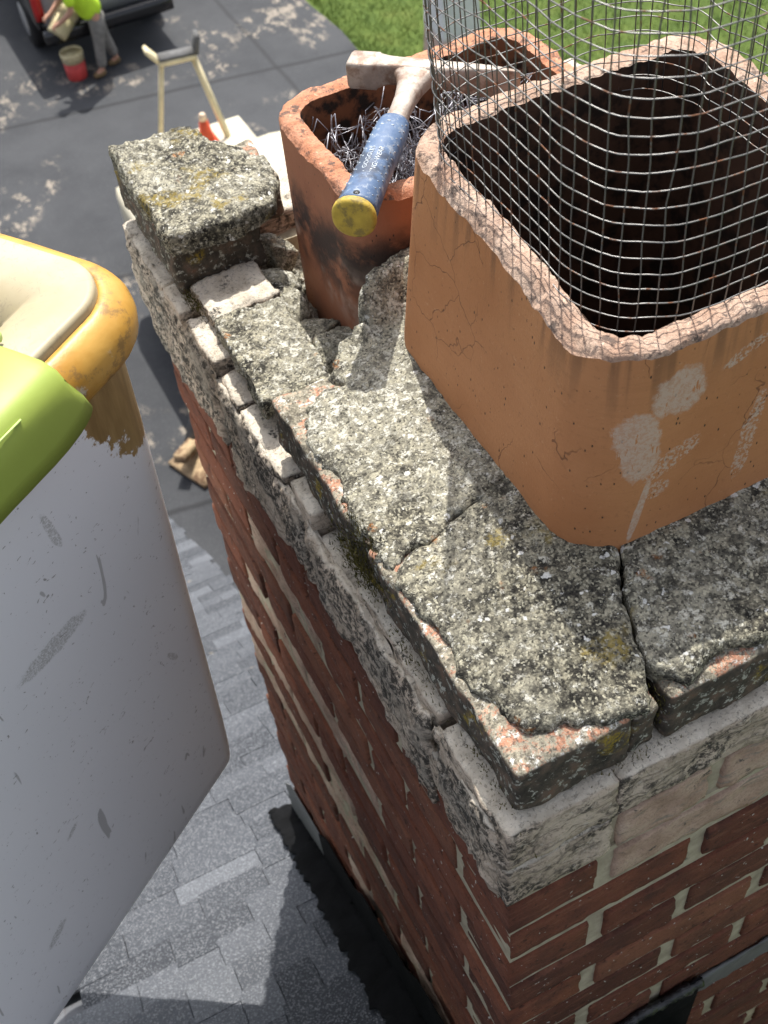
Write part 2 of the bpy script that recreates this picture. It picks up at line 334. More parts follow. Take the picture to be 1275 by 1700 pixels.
def asphalt():
    s = Sh('asphalt', .85, .3); x, y, z = s.sep()
    c = s.mix(s.step(s.noise(.9, 4, .6), .3, .7), (.030, .0325, .037), (.048, .051, .056))
    c = s.mix(s.step(s.noise(60, 4, .7), .55, .7), c, (.10, .10, .105))
    m = s.math('MULTIPLY', s.step(s.noise(.75, 4, .6, s.shift(s.pos, .3)), .50, .60), s.step(s.noise(4.2, 8, .8, s.stretch(s.pos, (1.4, .8, 1))), .53, .56))
    c = s.mix(s.math('MULTIPLY', m, .72), c, (.30, .26, .21))
    # seams running across the drive
    yy = s.math('ADD', y, s.math('MULTIPLY', s.noise(1.2, 3, .5), .10))
    fr = s.math('PINGPONG', s.math('ADD', s.math('MULTIPLY', yy, .55), s.math('MULTIPLY', x, .10)), 1.0)
    c = s.mix(s.math('MULTIPLY', s.step(fr, .028, .008), .75), c, (.015, .016, .018))
    yy = s.math('ADD', x, s.math('MULTIPLY', s.noise(1.0, 3, .5), .12)); fr = s.math('PINGPONG', s.math('MULTIPLY', yy, .43), 1.0)
    c = s.mix(s.math('MULTIPLY', s.step(fr, .018, .006), .6), c, (.018, .019, .021))
    return s.out(c, s.bump(s.noise(150, 4, .7), .5, .006))
MT['asphalt'] = asphalt()
def lawn(name, k=1.0):
    s = Sh(name, .8, .2)
    c = s.ramp(s.noise(2.3, 5, .65), (.3, (.085, .145, .025)), (.55, (.13, .195, .034)), (.75, (.19, .24, .055)))
    c = s.mix(s.step(s.noise(40, 4, .7), .5, .7), c, (.05, .10, .015))
    if k < 1: c = s.mix(1.0, c, (k, k, k), 'MULTIPLY')
    return s.out(c, s.bump(s.noise(60, 4, .7), .8, .03))
MT['lawn'] = lawn('lawn_shaded_green', .72); MT['blade'] = lawn('grass_blade')  # ground sheet: grass colour darkened, painting in the shade among the blades
MT['black_paint'] = simple('black_car_paint', (.010, .010, .012), .22, .6, 0, .2, 5, 0)
MT['tyre'] = simple('tyre_rubber', (.02, .02, .021), .85, .2); MT['alloy'] = simple('alloy_rim', (.45, .46, .47), .35, .5, .7, .1)
MT['chrome'] = simple('bright_tailgate', (.30, .31, .33), .35, .5, .4, .1); MT['glass'] = simple('dark_glass', (.015, .02, .025), .08, .6, 0, .1, 5, 0)
MT['red_light'] = simple('red_lens', (.42, .02, .02), .25, .5, 0, .1, 5, 0)
MT['truck_cream'] = simple('cream_truck_paint', (.52, .48, .37), .4, .4, 0, .06, 4, .05, .001, (.30, .25, .17), 9, (.66, .76), .5)
MT['stand_cream'] = simple('cream_stand_paint', (.60, .52, .33), .5, .4, 0, .1, 12, .1, .001, (.22, .14, .07), 20, (.62, .7), .7)
MT['rubber_grey'] = simple('grey_cradle_pad', (.10, .10, .10), .8, .2, 0, .25, 10)
MT['wood'] = simple('weathered_wood', (.34, .25, .15), .85, .2, 0, .3, 14, .4, .003, (.10, .05, .03), 7, (.5, .62), .8)
MT['cone'] = simple('cone_orange', (.55, .075, .025), .5, .35, 0, .1); MT['cone_band'] = simple('cone_pale_top', (.66, .50, .36), .5, .35)
MT['pail_cream'] = simple('cream_pail', (.58, .50, .30), .5, .35, 0, .12, 8, .1, .001, (.32, .24, .12), 14, (.58, .68), .6)
MT['pail_red'] = simple('red_pail', (.50, .055, .05), .5, .35, 0, .15, 10, .1, .001, (.16, .03, .03), 12, (.6, .68), .8)
MT['shirt'] = simple('hi_vis_shirt', (.50, .74, .045), .8, .2, 0, .08, 12, .4, .01)
MT['trousers'] = simple('grey_trousers', (.20, .19, .175), .9, .1, 0, .2, 15, .5, .01)
MT['boots'] = simple('brown_boots', (.17, .115, .06), .8, .2, 0, .2, 20); MT['skin'] = simple('skin', (.47, .26, .18), .55, .3, 0, .08, 20, .05)
MT['hair'] = simple('dark_hair', (.03, .02, .014), .7, .3)
def pier():
    s = Sh('pier_render', .8, .2); z = s.sep()[2]
    f = s.step(s.math('ADD', z, s.math('MULTIPLY', s.noise(7, 5, .6), .12)), -6.62, -6.52)
    c = s.mix(f, s.ramp(s.noise(9, 5, .6), (.3, (.46, .33, .29)), (.7, (.58, .44, .39))), s.ramp(s.noise(9, 5, .6), (.3, (.62, .63, .64)), (.7, (.76, .77, .77))))
    return s.out(c, s.bump(s.noise(50, 4, .6), .3, .004))
MT['pier'] = pier()
def wall():
    s = Sh('house_brick', .9, .2); n = s.new('TexBrick'); x, y, z = s.sep()
    cb = s.new('CombineXYZ'); s.set(cb.inputs[0], s.math('ADD', x, y)); s.set(cb.inputs[1], z); s.set(n.inputs['Vector'], cb.outputs[0])
    n.inputs['Scale'].default_value = 1; n.inputs['Brick Width'].default_value = .21; n.inputs['Row Height'].default_value = .066; n.inputs['Mortar Size'].default_value = .006
    s.set(n.inputs['Color1'], (.2, .06, .04)); s.set(n.inputs['Color2'], (.13, .045, .03)); s.set(n.inputs['Mortar'], (.36, .34, .27))
    return s.out(n.outputs['Color'])
MT['wall'] = wall()

# ------------------------------------------------------------------ mesh helpers
def fbm(p, oct=4, h=.6): return noise.fractal(p, h, 2.1, oct, noise_basis='PERLIN_ORIGINAL')
def link(name, me, mats, parent=None, loc=None, rot=None, smooth=True):
    o = bpy.data.objects.new(name, me); COL.objects.link(o)
    if not isinstance(mats, (list, tuple)): mats = [mats]
    if not me.materials:
        for m in mats: me.materials.append(MT[m])
    if parent: o.parent = parent
    if loc is not None: o.location = loc
    if rot is not None: o.rotation_euler = rot
    return o
def pyme(name, vs, fs, smooth=True, mi=None):
    me = bpy.data.meshes.new(name); me.from_pydata([tuple(v) for v in vs], [], fs); me.update()
    if smooth: me.polygons.foreach_set('use_smooth', [True] * len(me.polygons))
    if mi is not None: me.polygons.foreach_set('material_index', mi)
    return me
def tag(o, label, cat, group=None, kind=None):
    o['label'] = label
    if cat: o['category'] = cat
    if group: o['group'] = group
    if kind: o['kind'] = kind
    return o
def thing(name, label, cat, loc=(0, 0, 0), group=None, rz=0):
    o = bpy.data.objects.new(name, None); COL.objects.link(o); o.location = loc; o.rotation_euler = (0, 0, rz); o.empty_display_size = .1
    return tag(o, label, cat, group)
def inv_child(o, parent):              # parent keeping the world placement (parents carry location and z rotation only)
    o.parent = parent; o.matrix_parent_inverse = (Matrix.Translation(parent.location) @ parent.rotation_euler.to_matrix().to_4x4()).inverted(); return o

def rbox_geo(sx, sy, sz, nx, ny, nz, r=.005, amp=0, freq=20, seed=0, base=False, chip=0):
    """rounded box grid with noise; centred (or standing on z=0 with base=True)"""
    idx = {}; vs = []; fs = []
    hx, hy, hz = sx / 2, sy / 2, sz / 2
    off = Vector((seed * 3.17, seed * 1.31, seed * 7.77))
    def v(i, j, k):
        key = (i, j, k)
        if key in idx: return idx[key]
        p = Vector((-hx + sx * i / nx, -hy + sy * j / ny, -hz + sz * k / nz))
        c = Vector((max(-hx + r, min(hx - r, p.x)), max(-hy + r, min(hy - r, p.y)), max(-hz + r, min(hz - r, p.z))))
        d = p - c; n = d.normalized() if d.length > 1e-9 else Vector((0, 0, 0))
        ext = (p.x in (-hx, hx)) + (p.y in (-hy, hy)) + (p.z in (-hz, hz))
        if d.length > 1e-9: q = c + n * r if ext > 1 else c + n * r
        else: q = p
        if amp:
            nn = n if n.length else p.normalized()
            f = fbm((q + off) * freq)
            q = q + nn * (f * amp)
            if chip: q = q - nn * max(0, fbm((q + off) * freq * .5 + Vector((9, 3, 1))) - .12) * chip * (1 if ext > 1 else .35)
        if base: q = q + Vector((0, 0, hz))
        idx[key] = len(vs); vs.append(q); return idx[key]
    for i in range(nx):
        for j in range(ny):
            fs.append((v(i, j, 0), v(i, j + 1, 0), v(i + 1, j + 1, 0), v(i + 1, j, 0)))
            fs.append((v(i, j, nz), v(i + 1, j, nz), v(i + 1, j + 1, nz), v(i, j + 1, nz)))
    for i in range(nx):
        for k in range(nz):
            fs.append((v(i, 0, k), v(i + 1, 0, k), v(i + 1, 0, k + 1), v(i, 0, k + 1)))
            fs.append((v(i, ny, k), v(i, ny, k + 1), v(i + 1, ny, k + 1), v(i + 1, ny, k)))
    for j in range(ny):
        for k in range(nz):
            fs.append((v(0, j, k), v(0, j, k + 1), v(0, j + 1, k + 1), v(0, j + 1, k)))
            fs.append((v(nx, j, k), v(nx, j + 1, k), v(nx, j + 1, k + 1), v(nx, j, k + 1)))
    return vs, fs
def rbox(name, dims, n, mat, parent=None, loc=None, rot=None, r=.005, amp=0, freq=20, seed=0, base=False, chip=0, smooth=True):
    vs, fs = rbox_geo(*dims, *n, r, amp, freq, seed, base, chip)
    return link(name, pyme(name, vs, fs, smooth), mat, parent, loc, rot)
def slab_geo(outline, zf, zb, sp=.004, amp=.0012, freq=60, seed=0, edge=.0015, rnd=.004):
    """plate with an irregular outline: dense top sheet, crumbly sides"""
    pts = []; n = len(outline)
    for i in range(n):
        a = Vector(outline[i]); b = Vector(outline[(i + 1) % n]); L = (b - a).length; m = max(1, int(L / sp))
        nr = Vector((b.y - a.y, a.x - b.x)); nr = nr.normalized() if nr.length else nr
        for k in range(m):
            p = a.lerp(b, k / m); e = fbm(Vector((p.x * 45, p.y * 45, seed))) * edge * 2 + fbm(Vector((p.x * 170, p.y * 170, seed + 5))) * edge
            pts.append(p + nr * e)
    nb = len(pts)
    xs = [p.x for p in pts]; ys = [p.y for p in pts]
    def inside(x, y):
        c = False; j = nb - 1
        for i in range(nb):
            if (ys[i] > y) != (ys[j] > y) and x < (xs[j] - xs[i]) * (y - ys[i]) / (ys[j] - ys[i]) + xs[i]: c = not c
            j = i
        return c
    rr = random.Random(seed); inner = []
    y = min(ys)
    step_ = sp * 1.15
    grid = {}
    for i, p in enumerate(pts): grid.setdefault((int(p.x // sp), int(p.y // sp)), []).append(p)
    def near(x, y):
        gx, gy = int(x // sp), int(y // sp)
        for a in (-1, 0, 1):
            for b in (-1, 0, 1):
                for p in grid.get((gx + a, gy + b), ()):
                    if (p.x - x) ** 2 + (p.y - y) ** 2 < (sp * .6) ** 2: return True
        return False
    while y < max(ys):
        # scanline crossings
        xc = []
        j = nb - 1
        for i in range(nb):
            if (ys[i] > y) != (ys[j] > y): xc.append((xs[j] - xs[i]) * (y - ys[i]) / (ys[j] - ys[i]) + xs[i])
            j = i
        xc.sort()
        for a, b in zip(xc[::2], xc[1::2]):
            x = a + sp * .6
            while x < b - sp * .4:
                qx, qy = x + rr.uniform(-.3, .3) * sp, y + rr.uniform(-.3, .3) * sp
                if not near(qx, qy) and inside(qx, qy): inner.append(Vector((qx, qy)))
                x += step_
        y += step_
    res = delaunay_2d_cdt(pts + inner, [(i, (i + 1) % nb) for i in range(nb)], [], 1, 1e-7)
    V2, E2, F2, ov = res[0], res[1], res[2], res[3]
    vs = []
    bidx = {}
    for i, p in enumerate(V2):
        z = zf(p.x, p.y) + fbm(Vector((p.x, p.y, seed)) * freq) * amp * 2 + fbm(Vector((p.x, p.y, seed + 3)) * freq * 4) * amp * .7
        isb = [k for k in ov[i] if k < nb]
        if isb: bidx[isb[0]] = i; z -= rnd
        vs.append(Vector((p.x, p.y, z)))
    fs = [tuple(f) for f in F2]
    # orientation
    def area(f): return sum(V2[f[k]].x * V2[f[(k + 1) % len(f)]].y - V2[f[(k + 1) % len(f)]].x * V2[f[k]].y for k in range(len(f)))
    fs = [f if area(f) > 0 else f[::-1] for f in fs]
    ring = [bidx[k] for k in range(nb) if k in bidx]
    A = sum(V2[ring[k]].x * V2[ring[(k + 1) % len(ring)]].y - V2[ring[(k + 1) % len(ring)]].x * V2[ring[k]].y for k in range(len(ring)))
    if A < 0: ring = ring[::-1]
    prev = ring; m = len(ring)
    top = [vs[i].copy() for i in ring]
    for lev in range(1, 4):
        cur = []
        for k in range(m):
            a, b = top[(k - 1) % m], top[(k + 1) % m]; nr = Vector((b.y - a.y, a.x - b.x, 0)); nr = nr.normalized() if nr.length > 1e-9 else Vector()
            p = top[k]; q = Vector((p.x, p.y, p.z + (zb - p.z) * lev / 3))
            q += nr * (fbm(q * 90 + Vector((seed, 0, 0))) * edge * 1.6 + (.0012 if lev == 1 else 0))
            cur.append(len(vs)); vs.append(q)
        for k in range(m): fs.append((prev[k], cur[k], cur[(k + 1) % m], prev[(k + 1) % m]))
        prev = cur
    return vs, fs
def slab(name, outline, zf, zb, mat, parent=None, **k):
    if not callable(zf): z0 = zf; zf = lambda x, y: z0
    vs, fs = slab_geo(outline, zf, zb, **k)
    return link(name, pyme(name, vs, fs), mat, parent)
def tube_geo(pts, r, n=6, closed=False, vs=None, fs=None):
    vs = [] if vs is None else vs; fs = [] if fs is None else fs
    pts = [Vector(p) for p in pts]; m = len(pts); rings = []
    up = None
    for i in range(m):
        a = pts[(i - 1) % m] if (closed or i > 0) else pts[i]; b = pts[(i + 1) % m] if (closed or i < m - 1) else pts[i]
        t = (b - a).normalized()
        if up is None: up = t.orthogonal().normalized()
        up = (up - t * up.dot(t)); up = up.normalized() if up.length > 1e-6 else t.orthogonal().normalized()
        s = t.cross(up); rr = r[i] if isinstance(r, (list, tuple)) else r
        ring = []
        for k in range(n):
            an = 2 * math.pi * k / n; ring.append(len(vs)); vs.append(pts[i] + (up * math.cos(an) + s * math.sin(an)) * rr)
        rings.append(ring)
    for i in range(m if closed else m - 1):
        A, B = rings[i], rings[(i + 1) % m]
        for k in range(n): fs.append((A[k], A[(k + 1) % n], B[(k + 1) % n], B[k]))
    if not closed: fs.append(tuple(rings[0][::-1])); fs.append(tuple(rings[-1]))
    return vs, fs
def tube(name, pts, r, mat, parent=None, n=6, closed=False):
    vs, fs = tube_geo(pts, r, n, closed); return link(name, pyme(name, vs, fs), mat, parent)
def rrect(hx, hy, r, n=8, side=0):
    """points of a rounded rectangle, counter clockwise, with the sides subdivided"""
    r = max(.003, min(r, hx, hy)); out = []
    for cx, cy, a0 in ((hx - r, hy - r, 0), (-hx + r, hy - r, 90), (-hx + r, -hy + r, 180), (hx - r, -hy + r, 270)):
        arc = [Vector((cx + r * math.cos(R(a0 + 90 * k / n)), cy + r * math.sin(R(a0 + 90 * k / n)), 0)) for k in range(n + 1)]
        if out and side:
            a, b = out[-1], arc[0]
            out += [a.lerp(b, k / side) for k in range(1, side)]
        out += arc
    if side: a, b = out[-1], out[0]; out += [a.lerp(b, k / side) for k in range(1, side)]
    return out
def loft(rings, cap0=False, cap1=False, close=True):
    vs = []; fs = []; m = len(rings[0])
    for r in rings: vs += r
    for i in range(len(rings) - 1):
        for k in range(m if close else m - 1):
            a = i * m + k; b = i * m + (k + 1) % m; fs.append((a, b, b + m, a + m))
    if cap0: fs.append(tuple(range(m))[::-1])
    if cap1: fs.append(tuple(range((len(rings) - 1) * m, len(rings) * m)))
    return vs, fs
def lathe(name, prof, mat, parent=None, loc=None, rot=None, n=28, mi=None):
    rings = [[Vector((r * math.cos(2 * math.pi * k / n), r * math.sin(2 * math.pi * k / n), z)) for k in range(n)] for r, z in prof]
    vs, fs = loft(rings, True, True)
    idx = None
    return link(name, pyme(name, vs, fs), mat, parent, loc, rot)
def bevel_mod(o, w=.01, seg=2):
    m = o.modifiers.new('b', 'BEVEL'); m.width = w; m.segments = seg; m.limit_method = 'ANGLE'; return o

# ------------------------------------------------------------------ ground, drive, lawn
GZ = -7.2
def sheet(name, x0, x1, y0, y1, z, mat):
    return link(name, pyme(name, [(x0, y0, z), (x1, y0, z), (x1, y1, z), (x0, y1, z)], [(0, 1, 2, 3)], False), mat)
o = sheet('ground', -400, 400, -400, 400, GZ - .03, 'lawn'); o['kind'] = 'structure'
vs, fs = slab_geo([(-14, -12), (5.72, -12), (5.74, 2), (5.70, 13), (5.69, 15.1), (5.75, 20), (5.7, 34), (-14, 34)], lambda x, y: GZ, GZ - .05, sp=1.0, amp=0, edge=.05, rnd=0)
o = link('driveway', pyme('driveway', vs, fs, False), 'asphalt'); o['kind'] = 'structure'
gv = []; gf = []; rg = random.Random(3)
for i in range(75000):
    x = 5.72 + rg.random() ** 1.3 * 9.5; y = 9 + rg.random() * 15
    h = rg.uniform(.03, .075); a = rg.uniform(0, 6.283); wd = .006; lx, ly = rg.uniform(-.03, .03), rg.uniform(-.03, .03)
    k = len(gv); gv += [(x - wd * math.cos(a), y - wd * math.sin(a), GZ - .03), (x + wd * math.cos(a), y + wd * math.sin(a), GZ - .03), (x + lx, y + ly, GZ - .03 + h)]; gf.append((k, k + 1, k + 2))
o = link('grass', pyme('grass', gv, gf, False), 'blade'); tag(o, 'bright green mown lawn grass beside the dark driveway', 'grass', kind='stuff')

# ------------------------------------------------------------------ house with shingled roof
RZ0, RS = -.72, .74
def roofz(y): return RZ0 - RS * y
rl = math.sqrt(1 + RS * RS); EAVE = 4.6; RIDGE = -3.2; RAKE = .26
house = thing('house', 'house under a grey shingled roof the chimney stands against', 'house', (-3, 0, GZ))
def hpart(o): return inv_child(o, house)
wv = []
vs = [(-9, RIDGE - 5, GZ), (.10, RIDGE - 5, GZ), (.10, EAVE - .35, GZ), (-9, EAVE - .35, GZ)]
top = [(-9, RIDGE - 5, roofz(RIDGE) - .35 - 5 * RS), (.10, RIDGE - 5, roofz(RIDGE) - .35 - 5 * RS), (.10, EAVE - .35, roofz(EAVE - .35) - .3), (-9, EAVE - .35, roofz(EAVE - .35) - .3), (.10, RIDGE, roofz(RIDGE) - .3), (-9, RIDGE, roofz(RIDGE) - .3)]
hpart(link('wall', pyme('wall', vs + top, [(0, 1, 5, 4), (2, 3, 7, 6), (1, 2, 6, 8, 5), (3, 0, 4, 9, 7), (4, 5, 8, 9), (8, 6, 7, 9)], False), 'wall'))
th = .06
def roof_pt(x, y, d): return (x, y + d * RS / rl, roofz(y) + d / rl)
rv = [roof_pt(x, y, d) for d in (-.018, -.018 - th) for x, y in ((-9, RIDGE), (RAKE - .015, RIDGE), (RAKE - .015, EAVE), (-9, EAVE))]
roof = hpart(link('roof', pyme('roof', rv, [(0, 1, 2, 3), (7, 6, 5, 4), (0, 4, 5, 1), (1, 5, 6, 2), (2, 6, 7, 3), (3, 7, 4, 0)], False), 'shingle_far'))
rv = [(x, RIDGE + (RIDGE - y), z) for x, y, z in rv]
hpart(link('rear_roof', pyme('rear_roof', rv, [(3, 2, 1, 0), (4, 5, 6, 7), (1, 5, 4, 0), (2, 6, 5, 1), (3, 7, 6, 2), (0, 4, 7, 3)], False), 'shingle_far'))
vs = [roof_pt(x, y, d) for x in (RAKE - .05, RAKE - .012) for y in (RIDGE, EAVE) for d in (-.085, -.24)]
hpart(link('rake_board', pyme('rake_board', vs, [(0, 1, 3, 2), (4, 6, 7, 5), (0, 2, 6, 4), (1, 5, 7, 3), (0, 4, 5, 1), (2, 3, 7, 6)], False), 'trim'))
hpart(rbox('gutter', (9, .12, .11), (2, 2, 2), 'trim', None, (-4.5 + RAKE - .3, EAVE + .04, roofz(EAVE) - .09), r=.02))
# shingle tabs, each one lifted a little at its lower edge
tabs = {}
def tab_mesh(wi):
    if wi in tabs: return tabs[wi]
    wd = .065 + .022 * wi; vs, fs = rbox_geo(wd, .112, .006, 2, 2, 1, .0012)
    me = pyme('shingle', vs, fs, False); me.materials.append(MT['shingle']); tabs[wi] = me; return me
rs = random.Random(11); EXP = .092; rot = math.atan(RS)
nt = 0; y = .06
while y < EAVE and nt < 299:
    lim = max(-.62 + .30 * y, -.56) if y < 1.8 else max(-.08, -.10 + .05 * (y - 1.8))
    x = RAKE - rs.uniform(-.01, .01) if y > .86 else rs.uniform(-.01, .02)
    while x > lim and nt < 299:
        wi = rs.randrange(0, 6); wd = .065 + .022 * wi
        c = roof_pt(x - wd / 2, y + .046, (rs.random() < .45) * .0035 + .001)
        o = bpy.data.objects.new('shingle', tab_mesh(wi)); COL.objects.link(o)
        o.location = c; o.rotation_euler = (-rot + R(1.3), 0, rs.uniform(-.003, .003)); o.parent = roof; nt += 1
        x -= wd + .0005
    y += EXP / rl
print('shingle tabs', nt, 'up to y', y)

# ------------------------------------------------------------------ chimney
chim = thing('chimney', 'weathered red brick chimney stack with a broken lichen covered cement crown', 'chimney', (0, 0, 0))
CW, CD, CC, SB = .63, .845, .0659, .21
BOT = -2.0
def ring_core(x0, x1, y0, y1, t, z0, z1):
    vs = []; fs = []
    for z in (z0, z1):
        vs += [(x0, y0, z), (x1, y0, z), (x1, y1, z), (x0, y1, z), (x0 + t, y0 + t, z), (x1 - t, y0 + t, z), (x1 - t, y1 - t, z), (x0 + t, y1 - t, z)]
    for a in range(4):
        b = (a + 1) % 4
        fs += [(a, b, 8 + b, 8 + a), (4 + b, 4 + a, 12 + a, 12 + b), (8 + a, 8 + b, 12 + b, 12 + a), (a, 4 + a, 4 + b, b)]
    return vs, fs
vs, fs = ring_core(.0042, CW - .006, .0038, CD - .006, .09, BOT, .004)
link('mortar_bed', pyme('mortar_bed', vs, fs, False), 'mortar', chim)
vs, fs = ring_core(.008, CW - .012, .0065, CD + .03, .085, .004, .098)
link('ledge_bed', pyme('ledge_bed', vs, fs, False), 'mortar', chim)
# lower stack out of the picture, down to the ground
vs, fs = rbox_geo(CW - .006, CD - .006, BOT - GZ, 1, 1, 1, .0005)
link('lower_stack', pyme('lower_stack', vs, fs, False), 'wall', chim, (CW / 2, CD / 2, (BOT + GZ) / 2))

bm_cache = {}
def brick_me(L, var, pale):
    key = (round(L, 3), var, pale)
    if key not in bm_cache:
        vs, fs = rbox_geo(L, .088, .0555, max(3, int(L / .0075)), 3, 8, .0028, .0012 if not pale else .0035, 55 if not pale else 24, var * 5 + int(L * 1000) % 17, chip=.007 if not pale else .016)
        me = pyme('brick', vs, fs); me.materials.append(MT['brick_pale' if pale else 'brick']); bm_cache[key] = me
    return bm_cache[key]
rb = random.Random(5)
def put_brick(cx, cy, cz, L, along_y, pale=False):
    o = bpy.data.objects.new('brick', brick_me(L, rb.randrange(4), pale)); COL.objects.link(o)
    j = rb.uniform(-.0015, .0015)
    o.location = (cx + (j if along_y else 0), cy + (0 if along_y else j), cz + rb.uniform(-.001, .001))
    o.rotation_euler = (rb.choice((0, math.pi)) if rb.random() < .5 else 0, 0, (R(90) if along_y else 0) + rb.uniform(-.006, .006)); o.parent = chim
pale_left = {(3, 2), (6, 1), (6, 2), (9, 3), (9, 2), (11, 3), (11, 2), (12, 0), (14, 1), (10, 1)}
FULL, HALF = .199, .0895
for k in range(1, 25):
    z = -(k - .5) * CC
    odd = k % 2 == 1
    # front face (y = 0)
    x = 0.0 if odd else 0.0
    segs = []
    if odd: segs = [(.0, HALF)] + [(.1013 + n * SB, FULL) for n in range(2)] + [(.1013 + 2 * SB, .104)]
    else: segs = [(.0, .1955)] + [(.2063 + n * SB, FULL) for n in range(2)]
    for i, (x0, L) in enumerate(segs):
        if odd and i == 0: continue          # the end of the left face's stretcher
        put_brick(x0 + L / 2, .044, z, L - .006, False, (k, i) in {(1, 1)})
    # left face (x = 0)
    if odd: segs = [(0.0, FULL + .002)] + [(.2115 + n * SB, FULL) for n in range(3)]
    else: segs = [(.0995, FULL - .002)] + [(.3085 + n * SB, FULL) for n in range(2)] + [(.7285, .116)]
    for i, (y0, L) in enumerate(segs):
        put_brick(.044, y0 + L / 2, z, L, True, (k, i) in pale_left)

# the two weathered courses of the ledge
def ledge_brick(dims, c, rz=0, seed=0, mat='ledge', amp=.003, chip=.012, freq=38, name='ledge_brick'):
    n = [max(3, int(d / .0065)) for d in dims]; n = [min(34, a) for a in n]
    return rbox(name, dims, n, mat, chim, c, (0, 0, rz), r=.0028, amp=amp, freq=freq, seed=seed, chip=chip)
rl_ = random.Random(21)
for c, (z0, h) in enumerate(((.0015, .0605), (.0655, .0615))):
    y = .0 if c else .0; i = 0
    while y < .885:                                     # left side
        L = rl_.choice((.055, .08, .11, .15)) if y > 0 else (.2 if c == 0 else .105)
        L = min(L, .905 - y); L = max(L, .03)
        dx = rl_.uniform(-.004, .009) if y > 0 else -.001
        hh = h + (rl_.choice((-.022, -.012, -.004, 0, .002)) if c and y > 0 else 0)
        ledge_brick((.10, L, hh), (.05 + dx, y + L / 2 + .001, z0 + hh / 2), 0, 31 + i + 40 * c)
        y += L + rl_.choice((.004, .008, .014)); i += 1
    x = .106 if c == 0 else .0975; i = 0                    # front side
    while x < CW - .03:
        L = rl_.choice((.092, .1, .108)) if c == 0 else .2
        L = min(L, CW - x); dy = rl_.uniform(-.002, .002) if c == 0 else rl_.uniform(-.001, .001)
        ledge_brick((L, .10, h), (x + L / 2, .05 + dy, z0 + h / 2), 0, 131 + i + 40 * c, 'brick_pale' if c == 0 else 'ledge', .003, .016 if c == 0 else .008)
        x += L + (.012 if c == 0 else .002); i += 1
    for x0, L in ((.11, .2), (.32, .2), (.53, .1)): ledge_brick((L, .10, h), (x0 + L / 2, .855, z0 + h / 2), 0, 171 + int(x0 * 10) + c)
    for y0, L in ((.106, .2), (.312, .2), (.518, .2), (.724, .08)): ledge_brick((.10, L, h), (CW - .05, y0 + L / 2, z0 + h / 2), 0, 191 + int(y0 * 10) + c)
# cement smeared down the left side of the ledge, ragged along its lower edge
def parge(y0, y1, zt, zb, seed):
    n = int((y1 - y0) / .02); out = [(y0 + (y1 - y0) * i / n, zt + rl_.uniform(-.006, .004)) for i in range(n + 1)] + [(y1 - (y1 - y0) * i / n, zb(y1 - (y1 - y0) * i / n) + rl_.uniform(-.008, .008)) for i in range(n + 1)]
    vs, fs = slab_geo(out, lambda a, b: .004 + .004 * fbm(Vector((a * 14, b * 20, seed))), -.006, sp=.0055, amp=.0016, freq=55, seed=seed, edge=.003, rnd=.004)
    vs = [Vector((-v.z, v.x, v.y)) for v in vs]; fs = [f[::-1] for f in fs]
    return link('parging', pyme('parging', vs, [f[::-1] for f in fs]), 'parge', chim)
parge(.012, .118, .108, lambda y: -.004, 3)
parge(.128, .37, .112, lambda y: -.014 - .02 * math.sin(y * 17), 4)
parge(.375, .60, .110, lambda y: -.012 - .022 * math.sin(y * 11 + 1), 5)
parge(.61, .89, .112, lambda y: -.012 + .02 * math.sin(y * 14), 6)

# third course: crusted bricks that carry the crown
def cap(dims, c, seed, rz=0):
    n = [min(60, max(4, int(d / .005))) for d in dims]
    return rbox('cap_brick', dims, n, 'cap_brick', chim, c, (0, 0, rz), r=.005, amp=.0030, freq=26, seed=seed, chip=.010)
cap((.099, .2405, .060), (.0635, .1323, .1605), 1)
cap((.026, .09, .052), (.1275, .060, .155), 2)
cap((.200, .098, .058), (.247, .063, .1575), 3)
cap((.200, .098, .060), (.457, .061, .1605), 4)
cap((.06, .098, .060), (.590, .061, .1605), 14)
cap((.099, .205, .060), (.0640, .3560, .1605), 6)
for i, y0 in enumerate((.115, .325, .535)): cap((.098, .2, .06), (CW - .065, y0 + .1, .1605), 7 + i)
# crown plates, split by the cracks
def zc(x, y): return .198 + .012 * max(0, min(1, (min(x, y, .14) - .025) / .11)) + .0022 * fbm(Vector((x * 14, y * 14, 2)))
def zA(x, y):
    sst = lambda t: max(0, min(1, t)) ** 2 * (3 - 2 * max(0, min(1, t)))
    return zc(x, y) + .042 * sst((y - .462) / .04) * sst((x - .095) / .04) - .004 * sst((y - .40) / .05) * (1 - sst((x - .06) / .04))
A_ = [(.154, .2499), (.1403, .2497), (.1105, .2404), (.0818, .2347), (.0729, .2287), (.0479, .2288), (.022, .2205), (.0175, .2500), (.0170, .2739), (.0185, .30), (.0265, .3237), (.0250, .35), (.0195, .3733), (.028, .40), (.037, .424), (.0629, .434),
      (.080, .428), (.0786, .4504), (.0954, .4764), (.1157, .4780), (.128, .474), (.1255, .4832), (.128, .489), (.1425, .500), (.1695, .512), (.2007, .519), (.30, .519), (.43, .519), (.43, .466), (.20, .466), (.166, .446), (.154, .42)]
slab('crown_plate', A_[::-1], zA, .182, 'crown_pale', chim, sp=.0042, amp=.0012, seed=1, edge=.0026, rnd=.002)
B_ = [(.154, .2491), (.1403, .2489), (.1105, .2396), (.0818, .2340), (.0729, .2281), (.0479, .2283), (.028, .2200), (.0175, .2069), (.0185, .185), (.0245, .16), (.0270, .13), (.0205, .1077), (.0235, .0861), (.0300, .0761), (.0335, .0544), (.0395, .040), (.050, .0355), (.0655, .0325), (.0725, .0255),
      (.0936, .0195), (.1104, .0165), (.1249, .0125), (.1350, .0293), (.1420, .0437), (.1468, .0658), (.1615, .1028), (.1765, .1283), (.1855, .150), (.1655, .1605), (.154, .188)]
